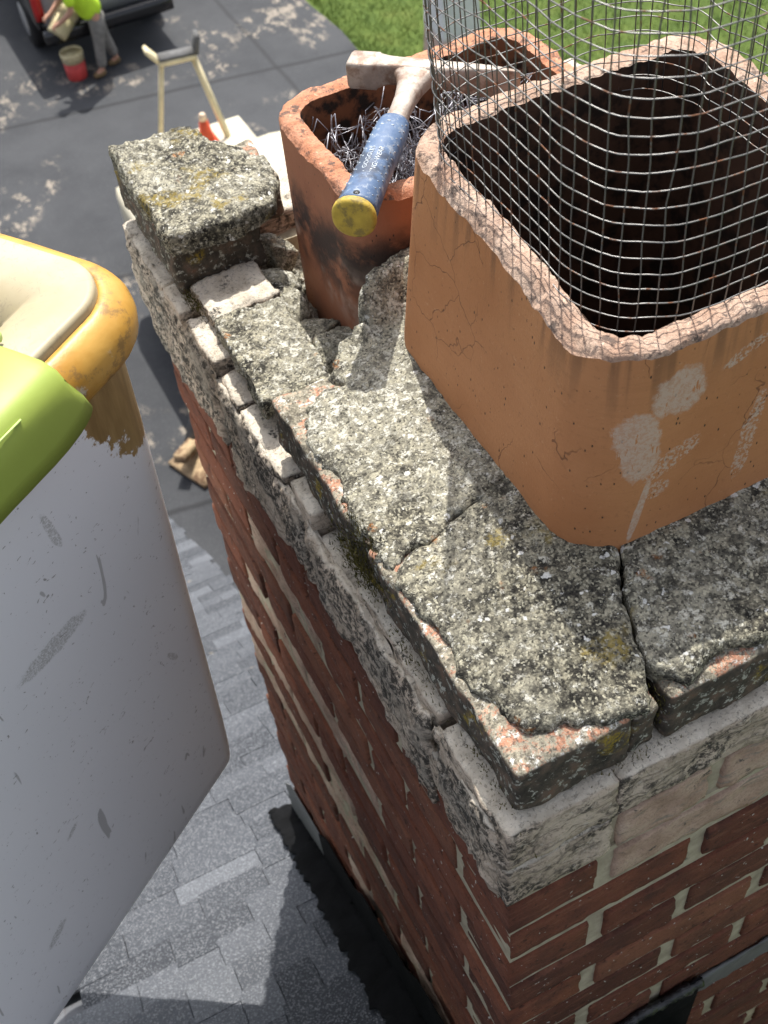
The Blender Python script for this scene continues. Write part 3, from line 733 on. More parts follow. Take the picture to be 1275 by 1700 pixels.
slab('crown_plate', B_, zc, .182, 'crown', chim, sp=.0042, amp=.0012, seed=2, edge=.0014, rnd=.0025)
C_ = [(.1925, .150), (.1805, .1275), (.1655, .1015), (.1508, .065), (.1458, .043), (.1466, .0345), (.1625, .0180), (.185, .0265), (.205, .0300), (.233, .022), (.30, .030), (.40, .024), (.52, .028), (.60, .03), (.61, .13), (.61, .50), (.46, .50), (.434, .44), (.434, .19), (.41, .149)]
slab('crown_plate', C_, zc, .180, 'crown', chim, sp=.005, amp=.0012, seed=3, edge=.0016, rnd=.0025)
# broken far corner that still stands: bricks and a chunk of crown
cap((.105, .20, .060), (.0625, .815, .1615), 21)
cap((.05, .09, .055), (.143, .835, .1585), 22)
K_ = [(.0100, .7110), (.035, .7090), (.06, .7040), (.09, .7050), (.118, .7120), (.134, .7200), (.155, .762), (.160, .812), (.135, .842), (.112, .868), (.107, .900), (.06, .905), (.0115, .912), (.0095, .8)]
slab('crown_plate', K_, lambda x, y: .2145 + .004 * fbm(Vector((x * 18, y * 18, 4))) - .012 * max(0, (x - .11) / .05), .188, 'crown_moss', chim, sp=.004, amp=.0014, seed=4, edge=.0018, rnd=.0015)
# the gap: bare bed brick, fill and crumbs
rbox('bed_brick', (.076, .150, .026), (24, 44, 8), 'crown_pale', chim, (.056, .566, .139), (R(-1.5), R(1), R(-2)), r=.003, amp=.004, freq=34, seed=9, chip=.012)
rbox('bed_brick', (.080, .068, .022), (26, 22, 7), 'ledge', chim, (.060, .679, .135), (R(2), R(-2), R(3)), r=.003, amp=.004, freq=34, seed=19, chip=.012)
F_ = [(.085, .44), (.156, .44), (.156, .738), (.433, .738), (.433, .83), (.085, .83)]
slab('mortar_fill', F_, lambda x, y: .058 + .022 * fbm(Vector((x * 16, y * 16, 8))) + .02 * max(0, (y - .70) / .1), .0, 'gravel', chim, sp=.006, amp=.004, seed=5)
slab('mortar_fill', [(.434, .44), (.56, .44), (.56, .83), (.434, .83)], .10, .0, 'gravel', chim, sp=.012, amp=.004, seed=6)
gvv = []; gff = []; rg = random.Random(9)
for i in range(1900):
    x = rg.uniform(.085, .16); y = rg.uniform(.60, .84); s_ = rg.uniform(.0015, .0045) if rg.random() < .96 else rg.uniform(.005, .009)
    z = .058 + .022 * fbm(Vector((x * 16, y * 16, 8))) + .02 * max(0, (y - .70) / .1) + s_ * .5
    k = len(gvv); d = [Vector((rg.gauss(0, 1), rg.gauss(0, 1), rg.gauss(0, 1))).normalized() for _ in range(2)]
    a = d[0]; b = a.orthogonal().normalized(); c = a.cross(b)
    for q in (a, -a, b, -b, c, -c): gvv.append(Vector((x, y, z)) + q * s_ * rg.uniform(.7, 1.3))
    for p_, q_, r_ in ((0, 2, 4), (2, 1, 4), (1, 3, 4), (3, 0, 4), (2, 0, 5), (1, 2, 5), (3, 1, 5), (0, 3, 5)): gff.append((k + p_, k + q_, k + r_))
o = link('mortar_crumbs', pyme('mortar_crumbs', gvv, gff, False), 'gravel', chim); o['kind'] = 'stuff'
# moss tufts in the seam under the crown
mv = []; mf = []; rg = random.Random(4)
def moss(cx, cy, cz, sx, sy, sz, n):
    for i in range(n):
        p = Vector((cx + rg.gauss(0, sx), cy + rg.gauss(0, sy), cz + rg.gauss(0, sz))); h = rg.uniform(.003, .008); a = rg.uniform(0, 6.28); t = Vector((rg.uniform(-.6, .3), rg.uniform(-.5, .5), 1)).normalized() * h
        wv_ = Vector((math.cos(a), math.sin(a), 0)) * .0006; k = len(mv); mv.extend([p - wv_, p + wv_, p + t]); mf.append((k, k + 1, k + 2))
moss(.010, .262, .160, .004, .018, .012, 800); moss(.014, .300, .134, .004, .02, .003, 250); moss(.011, .045, .134, .003, .025, .002, 120); moss(.019, .27, .19, .004, .018, .004, 400)
moss(.010, .17, .133, .003, .03, .0015, 150); moss(.12, .008, .134, .02, .002, .002, 70); moss(.018, .70, .135, .004, .02, .004, 300); moss(.145, .025, .16, .004, .004, .012, 200)
o = link('moss', pyme('moss', mv, mf, False), 'moss', chim); o['kind'] = 'stuff'
# flashing
def plate(name, pts, t, mat):           # bent sheet: polyline cross-sections given as quads of corners
    vs = [Vector(p) for p in pts]; n = (vs[1] - vs[0]).cross(vs[2] - vs[0]).normalized() * t
    m = len(vs); v2 = vs + [v + n for v in vs]
    fs = [tuple(range(m))[::-1], tuple(range(m, 2 * m))] + [(i, (i + 1) % m, m + (i + 1) % m, m + i) for i in range(m)]
    return link(name, pyme(name, v2, fs, False), mat, chim)
for i, (y0, y1, hh, mt) in enumerate(((-.02, .265, .17, 'black_metal'), (.235, .475, .165, 'black_metal'), (.45, .655, .16, 'black_metal'), (.63, .87, .15, 'grey_metal'))):
    x = -.006 - .003 * (3 - i)
    bend = [(x, y0, roofz(y0) - .01), (x, y1, roofz(y1) - .01), (x, y1, roofz(y1) + hh * .85), (x, y1 - .05, roofz(y1) + hh + .05), (x, y0, roofz(y0) + hh * .72)]
    plate('step_flashing', bend, .0016, mt)
vs, fs = slab_geo([(-.062, -.03), (-.004, -.03), (-.004, .875), (-.05, .885), (-.058, .6), (-.066, .3)], lambda x, y: .0022, -.002, sp=.009, amp=.0012, freq=22, seed=12, edge=.004, rnd=.001)
vs = [Vector(roof_pt(v.x, v.y, .017 + v.z)) for v in vs]
link('flashing_apron', pyme('flashing_apron', vs, fs), 'black_metal', chim)
bz = roofz(0)
plate('back_flashing', [(-.012, -.006, bz - .02), (.262, -.006, bz - .02), (.262, -.006, -.500), (.12, -.006, -.512), (-.012, -.006, -.510)], .002, 'black_metal')
plate('flashing_apron', [roof_pt(-.05, -.15, .022), roof_pt(.262, -.15, .022), roof_pt(.262, -.004, .022), roof_pt(-.05, -.004, .022)], .002, 'black_metal')
pts = [(x_, -.008, -.508 + .006 * fbm(Vector((x_ * 30, 0, 3)))) for x_ in [-.01 + .27 * k / 60 for k in range(61)]]
tube('sealant_bead', pts, [.006 + .004 * abs(fbm(Vector((k * .4, 1, 1)))) for k in range(61)], 'sealant', chim, 7)
rbox('mortar_smear', (.2, .006, .05), (24, 2, 8), 'grey_metal', chim, (.36, -.002, -.545), (0, 0, 0), r=.003, amp=.003, freq=30, seed=3)

# ------------------------------------------------------------------ clay flue tiles
def flue(name, label, x0, x1, y0, y1, rad, zb, zt, mats, chipfun, wav, seed, cond):
    t = .022; hx, hy = (x1 - x0) / 2, (y1 - y0) / 2; cx, cy = (x0 + x1) / 2, (y0 + y1) / 2
    root = thing(name, label, 'flue tile', (cx, cy, zb))
    SIDE, ARC = 60, 18
    def ring(off, zf, rough=0.0):
        out = []
        for p in rrect(hx - off, hy - off, rad - off, ARC, SIDE):
            q = Vector((p.x + cx, p.y + cy, 0)); z = zf(q) if callable(zf) else zf
            out.append(lean(p.x, p.y, z))
        return out
    def lean(x_, y_, z):
        k = cond * max(0, z - .2) / .2
        return Vector((x_ + k * (.011 + .016 * (y_ + hy) / (2 * hy)), y_, z - zb))
    def rimz(q): return zt + wav * fbm(q * 9 + Vector((0, 0, seed))) + .0022 * fbm(q * 60)
    def chipped(frac):                   # outline of the outer arris, eaten away
        base = rrect(hx, hy, rad, ARC, SIDE); inner = rrect(hx - t, hy - t, rad - t, ARC, SIDE); out = []
        for p, ip in zip(base, inner):
            q = Vector((p.x + cx, p.y + cy, 0)); c = chipfun(q) * (.6 + .9 * max(-.5, fbm(q * 13 + Vector((seed, 0, 0)), 3))) + .0008 * fbm(q * 90)
            out.append((p, ip, q, max(0, min(.8, c / t))))
        return out
    rings = [ring(0, zb + (zt - .03 - zb) * k / 8) for k in range(9)]
    ch = chipped(1)
    low = []; up = []
    for p, ip, q, c in ch:
        z = rimz(q)
        low.append(lean(p.x, p.y, z - .003 - c * t * .8)); pp = p.lerp(ip, max(.06, c)); up.append(lean(pp.x, pp.y, z + .0005))
    rings += [low]; nm = len(rings) - 1
    rings.append([a.lerp(b, .5) + Vector((0, 0, -.001 + .0018 * fbm(a * 120))) for a, b in zip(low, up)])
    rings.append(up)
    inn = []
    for p, ip, q, c in ch:
        inn.append(lean(ip.x, ip.y, rimz(q) + .0008 * fbm(q * 90)))
    for fr in (.35, .7): rings.append([a.lerp(b, fr) + Vector((0, 0, .0014 * fbm((a + b) * 40 + Vector((fr * .6, 0, 0))))) for a, b in zip(up, inn)])
    rings.append([p + Vector((0, 0, -.0015)) for p in inn])
    nr = len(rings) - 1
    for dz in (.006, .03, .1, .2, .35, .55): rings.append(ring(t + .001, zt - dz))
    m = len(rings[0])
    def part(nm_, a, b, mat):
        vs, fs = loft(rings[a:b + 1]); return link(nm_, pyme(nm_, vs, fs), mat, root)
    part('outer_wall', 0, nm, mats[0]); part('rim', nm, nr, mats[1]); part('bore', nr, len(rings) - 1, mats[2])
    return root
FR = flue('clay_flue_tile', 'large tan clay flue tile with pale leaf shaped stains and a wire cage', .143, .447, .138, .474, .052, .12, .408, ('clay', 'rim', 'soot'),
          lambda q: .007 * max(0, 1 - (q.x - .143) / .03) + .0025 + .007 * max(0, .3 - q.x - q.y), .004, 3, 1)
FL = flue('clay_flue_tile', 'smaller red clay flue tile with soot band and netting stuffed inside', .146, .446, .525, .738, .05, -.02, .308, ('clay_red', 'rim_red', 'soot_red'),
          lambda q: .006, .004, 8, 0)

# ------------------------------------------------------------------ wire cage standing in the large flue
cage = thing('wire_mesh_cage', 'rusty welded wire mesh cage standing in the large tan flue', 'wire cage', (.295, .306, .396))
MC = (.298, .308); MX, MY, MR = .121, .150, .066
ZB, ZT, MS = .392, .74, .0132
base = rrect(MX, MY, MR, 10, 6)
per = [0]
for i in range(len(base)): per.append(per[-1] + (base[(i + 1) % len(base)] - base[i]).length)
def cage_pt(s_, z):
    P = per[-1]; s_ %= P
    for i in range(len(base)):
        if per[i + 1] >= s_: break
    f_ = (s_ - per[i]) / (per[i + 1] - per[i]); p = base[i].lerp(base[(i + 1) % len(base)], f_)
    k = 1 + .05 * (z - ZB) / (ZT - ZB) + .012 * fbm(Vector((s_ * 6, z * 7, 1))); lean = (z - ZB) * .02
    return Vector((p.x * k + MC[0] - .295 - lean, p.y * k + MC[1] - .306, z - .396))
nv = int(per[-1] / MS)
nh = int((ZT - ZB) / MS) + 1
for k in range(nh):
    z = ZB + k * MS; n = 120
    pts = []
    for i in range(n):
        s_ = per[-1] * i / n
        pts.append(cage_pt(s_, z + .005 * fbm(Vector((s_ * 7, z * 3, 6))) - .006 * math.sin(s_ / per[-1] * 6.283 + 1)))
    tube('horizontal_wire', pts, .00056, 'wire', cage, 5, True)
for j in range(nv):
    s_ = per[-1] * j / nv; n = 12; pts = []
    for i in range(n + 1):
        z = ZB - .004 + (ZT - ZB + .008) * i / n; p = cage_pt(s_ + .003 * fbm(Vector((j * .7, z * 12, 4))), z)
        pts.append(p + Vector((p.x, p.y, 0)).normalized() * -.0013)
    tube('vertical_wire', pts, .00056, 'wire', cage, 5)

# ------------------------------------------------------------------ crumpled netting in the small flue
nvs, nfs = [], []; rn = random.Random(13)
def crump(u, v):
    q = Vector((u * 9, v * 9, 0)); x = .296 + (u - .5) * .25; y = .632 + (v - .5) * .165
    return Vector((x + .022 * fbm(q + Vector((3, 0, 0))), y + .020 * fbm(q + Vector((0, 7, 0))), .258 + .045 * fbm(q * .7 + Vector((0, 0, 5))) + .02 * fbm(q * 2.3)))
for layer in range(6):
    NU, NV = 20, 14; o3 = layer * 2.7
    def P3(i, j): return crump((i + .5 * (j % 2)) / NU * .98 + .13 * math.sin(o3), j / NV) + Vector((.012 * fbm(Vector((i * .9, j * .9, o3))), .012 * fbm(Vector((i * .9, j * .8, o3 + 4))), .018 * fbm(Vector((i * .5, j * .5, o3 + 8))) - .012 * layer + .012))
    for i in range(NU):
        for j in range(NV):
            a = P3(i, j)
            for b in ((P3(i + (j % 2), j + 1), P3(i + 1, j)) if (i + j) % 2 else (P3(i + (j % 2), j + 1),)):
                if rn.random() < .9 and .17 < a.x < .422 and .548 < a.y < .715 and .17 < b.x < .422 and .548 < b.y < .715: tube_geo([a, (a + b) / 2 + Vector((rn.gauss(0, .002), rn.gauss(0, .002), rn.gauss(0, .002))), b], .00050, 4, False, nvs, nfs)
o = link('wire_netting', pyme('wire_netting', nvs, nfs), 'netting'); tag(o, 'crumpled silvery wire netting stuffed into the small red flue', 'wire netting')

# ------------------------------------------------------------------ loose rubble in the broken corner
def rock(d, c, r_, seed, nu=44, nv=28):
    rr = random.Random(seed); pl = []
    for k in range(11):
        n = Vector((rr.gauss(0, 1), rr.gauss(0, 1), rr.gauss(0, 1))).normalized(); pl.append((n, rr.uniform(.72, 1.0)))
    for ax in ((1, 0, 0), (-1, 0, 0), (0, 1, 0), (0, -1, 0), (0, 0, 1), (0, 0, -1)): pl.append(((Vector(ax) + Vector((rr.gauss(0, .12), rr.gauss(0, .12), rr.gauss(0, .12)))).normalized(), rr.uniform(.75, .95)))
    rings = []
    for j in range(nv + 1):
        th_ = math.pi * (j + .02) / (nv + .04); ring = []
        for i in range(nu):
            ph = 2 * math.pi * i / nu; dr = Vector((math.sin(th_) * math.cos(ph), math.sin(th_) * math.sin(ph), math.cos(th_)))
            rad = min(q / max(1e-4, n.dot(dr)) for n, q in pl if n.dot(dr) > .05) * (1 + .06 * fbm(dr * 4 + Vector((seed, 0, 0))) + .035 * fbm(dr * 13 + Vector((seed, 4, 0))))
            ring.append(Vector((dr.x * rad * d[0] / 1.7, dr.y * rad * d[1] / 1.7, dr.z * rad * d[2] / 1.7)))
        rings.append(ring)
    vs, fs = loft(rings, True, True); me = pyme('mortar_lump', vs, [f[::-1] for f in fs])
    return link('mortar_lump', me, 'rubble', None, c, tuple(R(a) for a in r_))
rub = [((.062, .075, .036), (.105, .668, .102), (12, -8, 25), 'squarish pale mortar lump lying left of the small flue'),
       ((.095, .034, .030), (.096, .592, .118), (4, 14, 28), 'long narrow mortar shard leaning across the gap below the small flue'),
       ((.062, .060, .052), (.128, .556, .112), (-14, 10, -15), 'pale topped mortar lump wedged against the crown by the small flue'),
       ((.05, .062, .05), (.098, .545, .078), (8, 4, 40), 'shadowed mortar lump at the bottom of the gap'),
       ((.044, .05, .034), (.120, .722, .094), (-6, 12, 10), 'small mortar lump under the broken far corner'),
       ((.030, .034, .045), (.128, .782, .100), (5, 5, 60), 'small upright mortar lump deep behind the far corner block'),
       ((.026, .040, .040), (.146, .775, .092), (15, 0, 20), 'dark mortar lump touching the far side of the small flue'),
       ((.030, .030, .022), (.095, .705, .075), (0, 20, 70), 'crumb of mortar beside the far corner block'),
       ((.045, .05, .05), (.112, .620, .085), (10, -12, 50), 'rounded mortar lump half hidden under the long shard'),
       ((.04, .045, .05), (.100, .500, .10), (10, -12, 20), 'mortar lump tucked under the edge of the near crown'),
       ((.020, .026, .016), (.118, .522, .120), (0, 10, 70), 'smallest mortar crumb below the raised crown edge')]
for i, (d, c, r_, lb) in enumerate(rub):
    o = rock(d, c, r_, 60 + i)
    tag(o, lb, 'rubble', 'mortar rubble in the broken corner')

# ------------------------------------------------------------------ mason's hammer lying across the small flue
ham = thing('brick_hammer', 'steel brick hammer with worn blue grip and yellow butt lying across the small flue', 'hammer', (.126, .479, .334), None, math.atan2(.751, .66))
def sect(axis, a, wd, ht, off=0, n=20, p=4.0):     # superellipse cross-section
    out = []
    for k in range(n):
        t = 2 * math.pi * k / n; c, s_ = math.cos(t), math.sin(t)
        u_ = math.copysign(abs(c) ** (2 / p), c) * wd / 2; v_ = math.copysign(abs(s_) ** (2 / p), s_) * ht / 2
        out.append(Vector((a, u_, v_)) if axis == 'x' else Vector((.24 + off + u_, a, v_)))
    return out
hs = [(.0700, .021, .021, 0, 8), (.0690, .025, .026, 0, 8), (.0665, .0285, .0285, 0, 9), (.0400, .0285, .0285, 0, 9), (.0385, .0265, .0265, .001, 7), (.030, .0225, .0235, .003, 5), (.018, .0215, .0235, .003, 4), (-.010, .0225, .0235, .002, 4), (-.03, .020, .025, 0, 4),
      (-.055, .015, .029, -.003, 5), (-.08, .010, .033, -.007, 6), (-.103, .004, .036, -.013, 6), (-.106, .002, .036, -.014, 6)]
vs, fs = loft([sect('y', y_, a, b, c, 24, p) for y_, a, b, c, p in hs], True, True)
head = link('hammer_head', pyme('hammer_head', vs, [f[::-1] for f in fs]), 'steel', ham)
vs, fs = loft([sect('x', x_, a, b, 0, 20, p) for x_, a, b, p in ((.246, .062, .0215, 3), (.236, .050, .0215, 3), (.226, .036, .0205, 3), (.212, .027, .0195, 3), (.192, .0215, .018, 3), (.168, .0195, .0175, 3), (.150, .022, .0195, 2.6), (.144, .0225, .020, 2.4))], True, True)
link('neck', pyme('neck', vs, fs), 'steel', ham)
gp = [(0.1485, 0.0259, 0.0242), (0.147, 0.0292, 0.027), (0.14, 0.0314, 0.0292), (0.125, 0.0328, 0.0308), (0.105, 0.033, 0.0314), (0.085, 0.0324, 0.0314), (0.06, 0.033, 0.0319), (0.035, 0.0347, 0.0336), (0.015, 0.0369, 0.0358), (0.008, 0.0374, 0.0369)]
vs, fs = loft([sect('x', x_, a, b, 0, 28, 2.3) for x_, a, b in gp], True, True)
gr = link('grip', pyme('grip', vs, fs), 'grip', ham)
vs, fs = loft([sect('x', x_, a, b, 0, 28, 2.2) for x_, a, b in ((.0082, .0385, .038), (.0065, .0402, .0396), (.0025, .0402, .0396), (.0005, .0385, .038), (-.0008, .033, .0325), (-.0012, .015, .015))], True, True)
link('butt_cap', pyme('butt_cap', vs, fs), 'yellow_cap', ham)
def gsurf(x_, ang):                     # point and normal on the grip
    for (x1, a1, b1), (x0, a0, b0) in zip(gp, gp[1:]):
        if x0 <= x_ <= x1:
            f_ = (x_ - x0) / (x1 - x0); a = a0 + (a1 - a0) * f_; b = b0 + (b1 - b0) * f_; break
    return Vector((x_, a / 2 * math.sin(ang), b / 2 * math.cos(ang)))
vs, fs = rbox_geo(.0065, .0018, .0010, 3, 2, 2, .0005); nub = pyme('grip_nub', vs, fs); nub.materials.append(MT['grip_nub'])
for i in range(11):
    for ang in (-1.05, -.78, .62, .95):
        if i in (0, 10) and abs(ang) < .7: continue
        x_ = .020 + i * .0112 + (.0056 if abs(ang) > .9 else 0)
        if x_ > .143: continue
        o = bpy.data.objects.new('grip_nub', nub); COL.objects.link(o); o.parent = gr; o.location = gsurf(x_, ang) * 1.0; o.rotation_euler = (-ang, 0, R(90) + rn.uniform(-.5, .3)); o.scale = (.5, 1, 1)
for ang in (-.3, 0, .3):
    o = bpy.data.objects.new('grip_nub', nub); COL.objects.link(o); o.parent = gr; o.location = gsurf(.132 - abs(ang) * .02, ang); o.rotation_euler = (-ang, 0, R(80)); o.scale = (.5, 1, 1)
for ln, ang, x_ in (('WARNING: WEAR', -.30, .026), ('SAFETY GOGGLES', .20, .026)):
    cu = bpy.data.curves.new('lettering', 'FONT'); cu.body = ln; cu.size = .0062; cu.extrude = .0003; cu.space_character = 1.0; cu.align_y = 'CENTER'
    to = bpy.data.objects.new('lettering', cu); COL.objects.link(to)
    me = bpy.data.meshes.new_from_object(to.evaluated_get(bpy.context.evaluated_depsgraph_get())); bpy.data.objects.remove(to); me.materials.clear()
    o = link('lettering', me, 'grip_nub', gr); p = gsurf(.07, ang); o.location = (x_, p.y, p.z + .0002); o.rotation_euler = (ang * -1.0, 0, 0); o.scale = (1.25, 1, 1)
lathe('hole_shade_disc', [(.0001, 0), (.0030, 0), (.0030, .0006), (.0001, .0006)], 'sealant', gr, tuple(gsurf(.0145, -.05) - Vector((0, 0, .0003))), (0, 0, 0), 16)  # flat dark disc, its colour stands for the shade inside a hang hole

# ------------------------------------------------------------------ fibreglass lift bucket
BZ = .277
bk = thing('lift_bucket', 'scuffed white fibreglass lift bucket with orange lip and cream liner', 'lift bucket', (-.4063, .6518, BZ), None, math.atan2(-.82, .572)); bk.scale = (.9, .9, .9)
BH, BR = .29, .083
def bring(o_, z, n=12, side=10, j=0): return [Vector((p.x, p.y, z + j * fbm(p * 20))) for p in [q - Vector((0, .16, 0)) for q in rrect(BH + o_, BH + .16 + o_, BR + o_, n, side)]]
def bloft(name, prof, mat, cap=False, j=0):
    vs, fs = loft([bring(a, z, j=j) for a, z in prof], False, False)
    if cap: fs.append(tuple(range(len(vs) - len(bring(0, 0)), len(vs))))
    return link(name, pyme(name, vs, [f[::-1] for f in fs]), mat, bk)
bloft('body', [(-.022, -.02), (-.013, -.035), (-.013, -.075), (-.016, -.2), (-.023, -.4), (-.031, -.6), (-.040, -.85), (-.044, -.925), (-.047, -.955), (-.057, -.972), (-.085, -.98)], 'bucket_white', True)
bloft('lip', [(-.014, -.066), (-.002, -.069), (.007, -.066), (.013, -.056), (.0150, -.042), (.0130, -.029), (.007, -.018), (-.001, -.0105), (-.009, -.006), (-.015, -.005), (-.0175, -.007), (-.0195, -.012)], 'lip', j=.002)
bloft('liner', [(-.0175, -.014), (-.0180, .0), (-.0205, .0045), (-.026, .0040), (-.038, .0055), (-.068, .003), (-.090, -.005), (-.108, -.022), (-.118, -.05), (-.124, -.1), (-.132, -.3), (-.148, -.85), (-.165, -.88)], 'liner', True)
for z_, yy_ in ((-.345, .286), ):
    o = lathe('bolt', [(.0001, .012), (.010, .011), (.014, .006), (.016, 0), (.0001, -.002)], 'chrome', bk, (.19, .268, -.330), (R(-90), 0, 0), 16)

# lime rim pad draped over the near edge
pad = thing('rim_pad', 'lime green vinyl pad draped over the near edge of the white bucket', 'pad', (-.4063, .6518, BZ), None, math.atan2(-.82, .572)); pad.scale = (.9, .9, .9)
prof = [(.212, -.028), (.212, .002), (.217, .012), (.230, .017), (.265, .018), (.296, .017), (.311, .010), (.319, -.004), (.322, -.02), (.323, -.042), (.323, -.062)]
prof_in = [(a - (.010 if z < .0 and a > .3 else 0) + (.008 if a < .26 else 0), z - (.010 if z > 0 else 0)) for a, z in prof]
YE = -.047
rings = []
ys = [-.40, -.36] + [-.34 + .02 * k for k in range(24)] + [.130, .145, .157, .166, .172, .1745]
for y_ in ys:
    t = max(0, (y_ - .115) / .06); sh = (1 - math.sqrt(max(0, 1 - t * t))) if t > 0 else 0
    rg_ = []
    for (a, z), (b, zi) in zip(prof, prof_in):
        q = Vector((a, y_, z)) - Vector((0, 0, 0)); wv_ = .003 * fbm(Vector((a * 12, y_ * 9, z * 12)))
        hang = 0 if z > -.03 else sh * .045
        yy_ = y_ + (.02 * (z / -.075) if z < 0 and a > .3 else 0) * (1 if y_ > 0 else 0)
        rg_.append(Vector((a - .006 * sh + wv_ - (.004 * sh), yy_, z + hang * .35 + wv_ * .5 - .006 * sh)))
    for (a, z), (b, zi) in list(zip(prof, prof_in))[::-1]: rg_.append(Vector((b, y_ + (.02 * (z / -.075) if z < 0 and a > .3 else 0) * (1 if y_ > 0 else 0), zi - .006 * sh + (sh * .016 if z < -.03 else 0))))
    rings.append(rg_)
rings = [[p + Vector((0, YE, 0)) for p in r_] for r_ in rings]
vs, fs = loft(rings, True, True)
o = link('cover', pyme('cover', vs, fs), 'pad', pad)
tube('seam', [(.3155, y_, .0060) for y_ in [-.42 + .03 * k for k in range(17)]], .0012, 'pad_seam', pad, 6)
tube('strap_loop', [(.190, .175, .012), (.181, .16, .022), (.181, .142, .02), (.192, .132, .012), (.213, .13, .010), (.228, .136, .014)], .0065, 'pad_seam', pad, 8)

# ------------------------------------------------------------------ lift truck below, with its boom rest
tr = thing('lift_truck', 'cream utility truck parked below the chimney with a boom rest', 'truck', (2.1, 9.0, GZ))
def tpart(o): return inv_child(o, tr)
tpart(rbox('service_body', (1.9, 2.6, .75), (10, 12, 6), 'truck_cream', None, (2.45, 8.9, -6.175), r=.10))
tpart(rbox('cab', (1.85, 1.5, 1.35), (10, 10, 8), 'truck_cream', None, (2.45, 6.75, -6.1), r=.22))
tpart(rbox('windscreen', (1.5, .05, .5), (4, 2, 4), 'glass', None, (2.45, 6.0, -5.75), (R(-15), 0, 0), r=.02))
tpart(rbox('rear_deck', (1.25, 1.15, .09), (4, 4, 2), 'truck_cream', None, (2.65, 10.76, -6.27), r=.03))
tpart(rbox('chassis', (.9, 5.6, .25), (2, 4, 2), 'rubber_grey', None, (2.45, 8.5, -6.62), r=.03))
for x_, y_ in ((1.62, 6.6), (3.28, 6.6), (1.62, 9.5), (3.28, 9.5)):
    wl = tpart(lathe('wheel', [(.001, -.13), (.2, -.13), (.36, -.12), (.4, -.07), (.4, .07), (.36, .12), (.2, .13), (.001, .13)], 'tyre', None, (x_, y_, GZ + .4), (0, R(90), 0), 28))
    rm = lathe('rim', [(.001, -.14), (.2, -.14), (.21, 0), (.2, .14), (.001, .14)], 'alloy', wl)
# boom rest: two splayed legs and a cradle
for a, b in (((2.535, 11.25, -5.33), (2.335, 11.30, -6.25)), ((2.86, 11.19, -5.33), (3.01, 10.98, -6.25))):
    a, b = Vector(a), Vector(b); d = b - a
    o = tpart(rbox('boom_rest_leg', (.055, .055, d.length), (2, 2, 2), 'stand_cream', None, (a + b) / 2, d.to_track_quat('Z', 'X').to_euler(), r=.006))
tpart(rbox('boom_rest_bar', (.40, .16, .05), (4, 2, 2), 'stand_cream', None, (2.695, 11.215, -5.32), (0, 0, R(-10)), r=.006))
tpart(rbox('cradle_pad', (.38, .15, .03), (4, 2, 2), 'rubber_grey', None, (2.695, 11.215, -5.278), (0, 0, R(-10)), r=.006))
tpart(rbox('cradle_arm', (.04, .16, .19), (2, 2, 3), 'stand_cream', None, (2.455, 11.265, -5.235), (0, R(-38), R(-10)), r=.006))
tpart(rbox('cradle_arm', (.05, .16, .20), (2, 2, 3), 'rubber_grey', None, (2.915, 11.175, -5.20), (0, R(14), R(-10)), r=.006))
tpart(rbox('outrigger_pad', (.42, .5, .05), (4, 4, 2), 'wood', None, (1.17, 7.52, GZ + .03), (0, 0, R(22)), r=.008))
tpart(rbox('outrigger_foot', (.12, .5, .09), (3, 3, 2), 'wood', None, (1.10, 7.62, GZ + .16), (R(-24), 0, R(-38)), r=.01))
tpart(rbox('outrigger_arm', (.14, .14, .9), (2, 2, 2), 'rubber_grey', None, (1.38, 7.85, GZ + .42), (R(-10), R(28), 0), r=.01))
cn = thing('traffic_cone', 'small orange traffic cone with pale top beside the cream boom rest', 'cone', (2.79, 11.05, -6.225))
lathe('cone_body', [(.001, .012), (.085, .012), (.08, .03), (.045, .24), (.001, .24)], 'cone', cn); lathe('cone_top', [(.001, .24), (.044, .24), (.032, .31), (.026, .315), (.001, .315)], 'cone_band', cn)
rbox('cone_base', (.21, .21, .02), (2, 2, 1), 'cone', cn, (0, 0, .008), r=.004)

# ------------------------------------------------------------------ black pickup
pk = thing('pickup_truck', 'black pickup truck parked on the driveway behind the worker', 'pickup', (2.9, 17.8, GZ))
def ppart(o): return inv_child(o, pk)
ppart(rbox('bed_side', (.12, 2.1, .62), (3, 10, 5), 'black_paint', None, (2.04, 16.3, GZ + .88), r=.05)); ppart(rbox('bed_side', (.12, 2.1, .62), (3, 10, 5), 'black_paint', None, (3.76, 16.3, GZ + .88), r=.05))
ppart(rbox('bed_floor', (1.7, 2.1, .08), (3, 3, 2), 'black_paint', None, (2.9, 16.3, GZ + .64), r=.01))
ppart(rbox('tailgate', (1.62, .07, .58), (6, 2, 4), 'chrome', None, (2.9, 15.27, GZ + .88), r=.03))
ppart(rbox('rear_bumper', (1.78, .16, .20), (8, 2, 3), 'black_paint', None, (2.9, 15.13, GZ + .54), r=.04))
ppart(rbox('cab', (1.78, 2.3, 1.15), (8, 10, 8), 'black_paint', None, (2.9, 18.5, GZ + 1.15), r=.22)); ppart(rbox('hood', (1.76, 1.35, .62), (6, 6, 4), 'black_paint', None, (2.9, 20.2, GZ + .86), r=.12))
ppart(rbox('rear_window', (1.35, .03, .36), (3, 1, 2), 'glass', None, (2.9, 17.345, GZ + 1.45), r=.01)); ppart(rbox('side_window', (.03, 1.5, .36), (1, 3, 2), 'glass', None, (2.012, 18.5, GZ + 1.45), r=.01))
for x_ in (2.055, 3.745): ppart(rbox('tail_light', (.13, .06, .40), (2, 2, 3), 'red_light', None, (x_, 15.25, GZ + .92), r=.02))
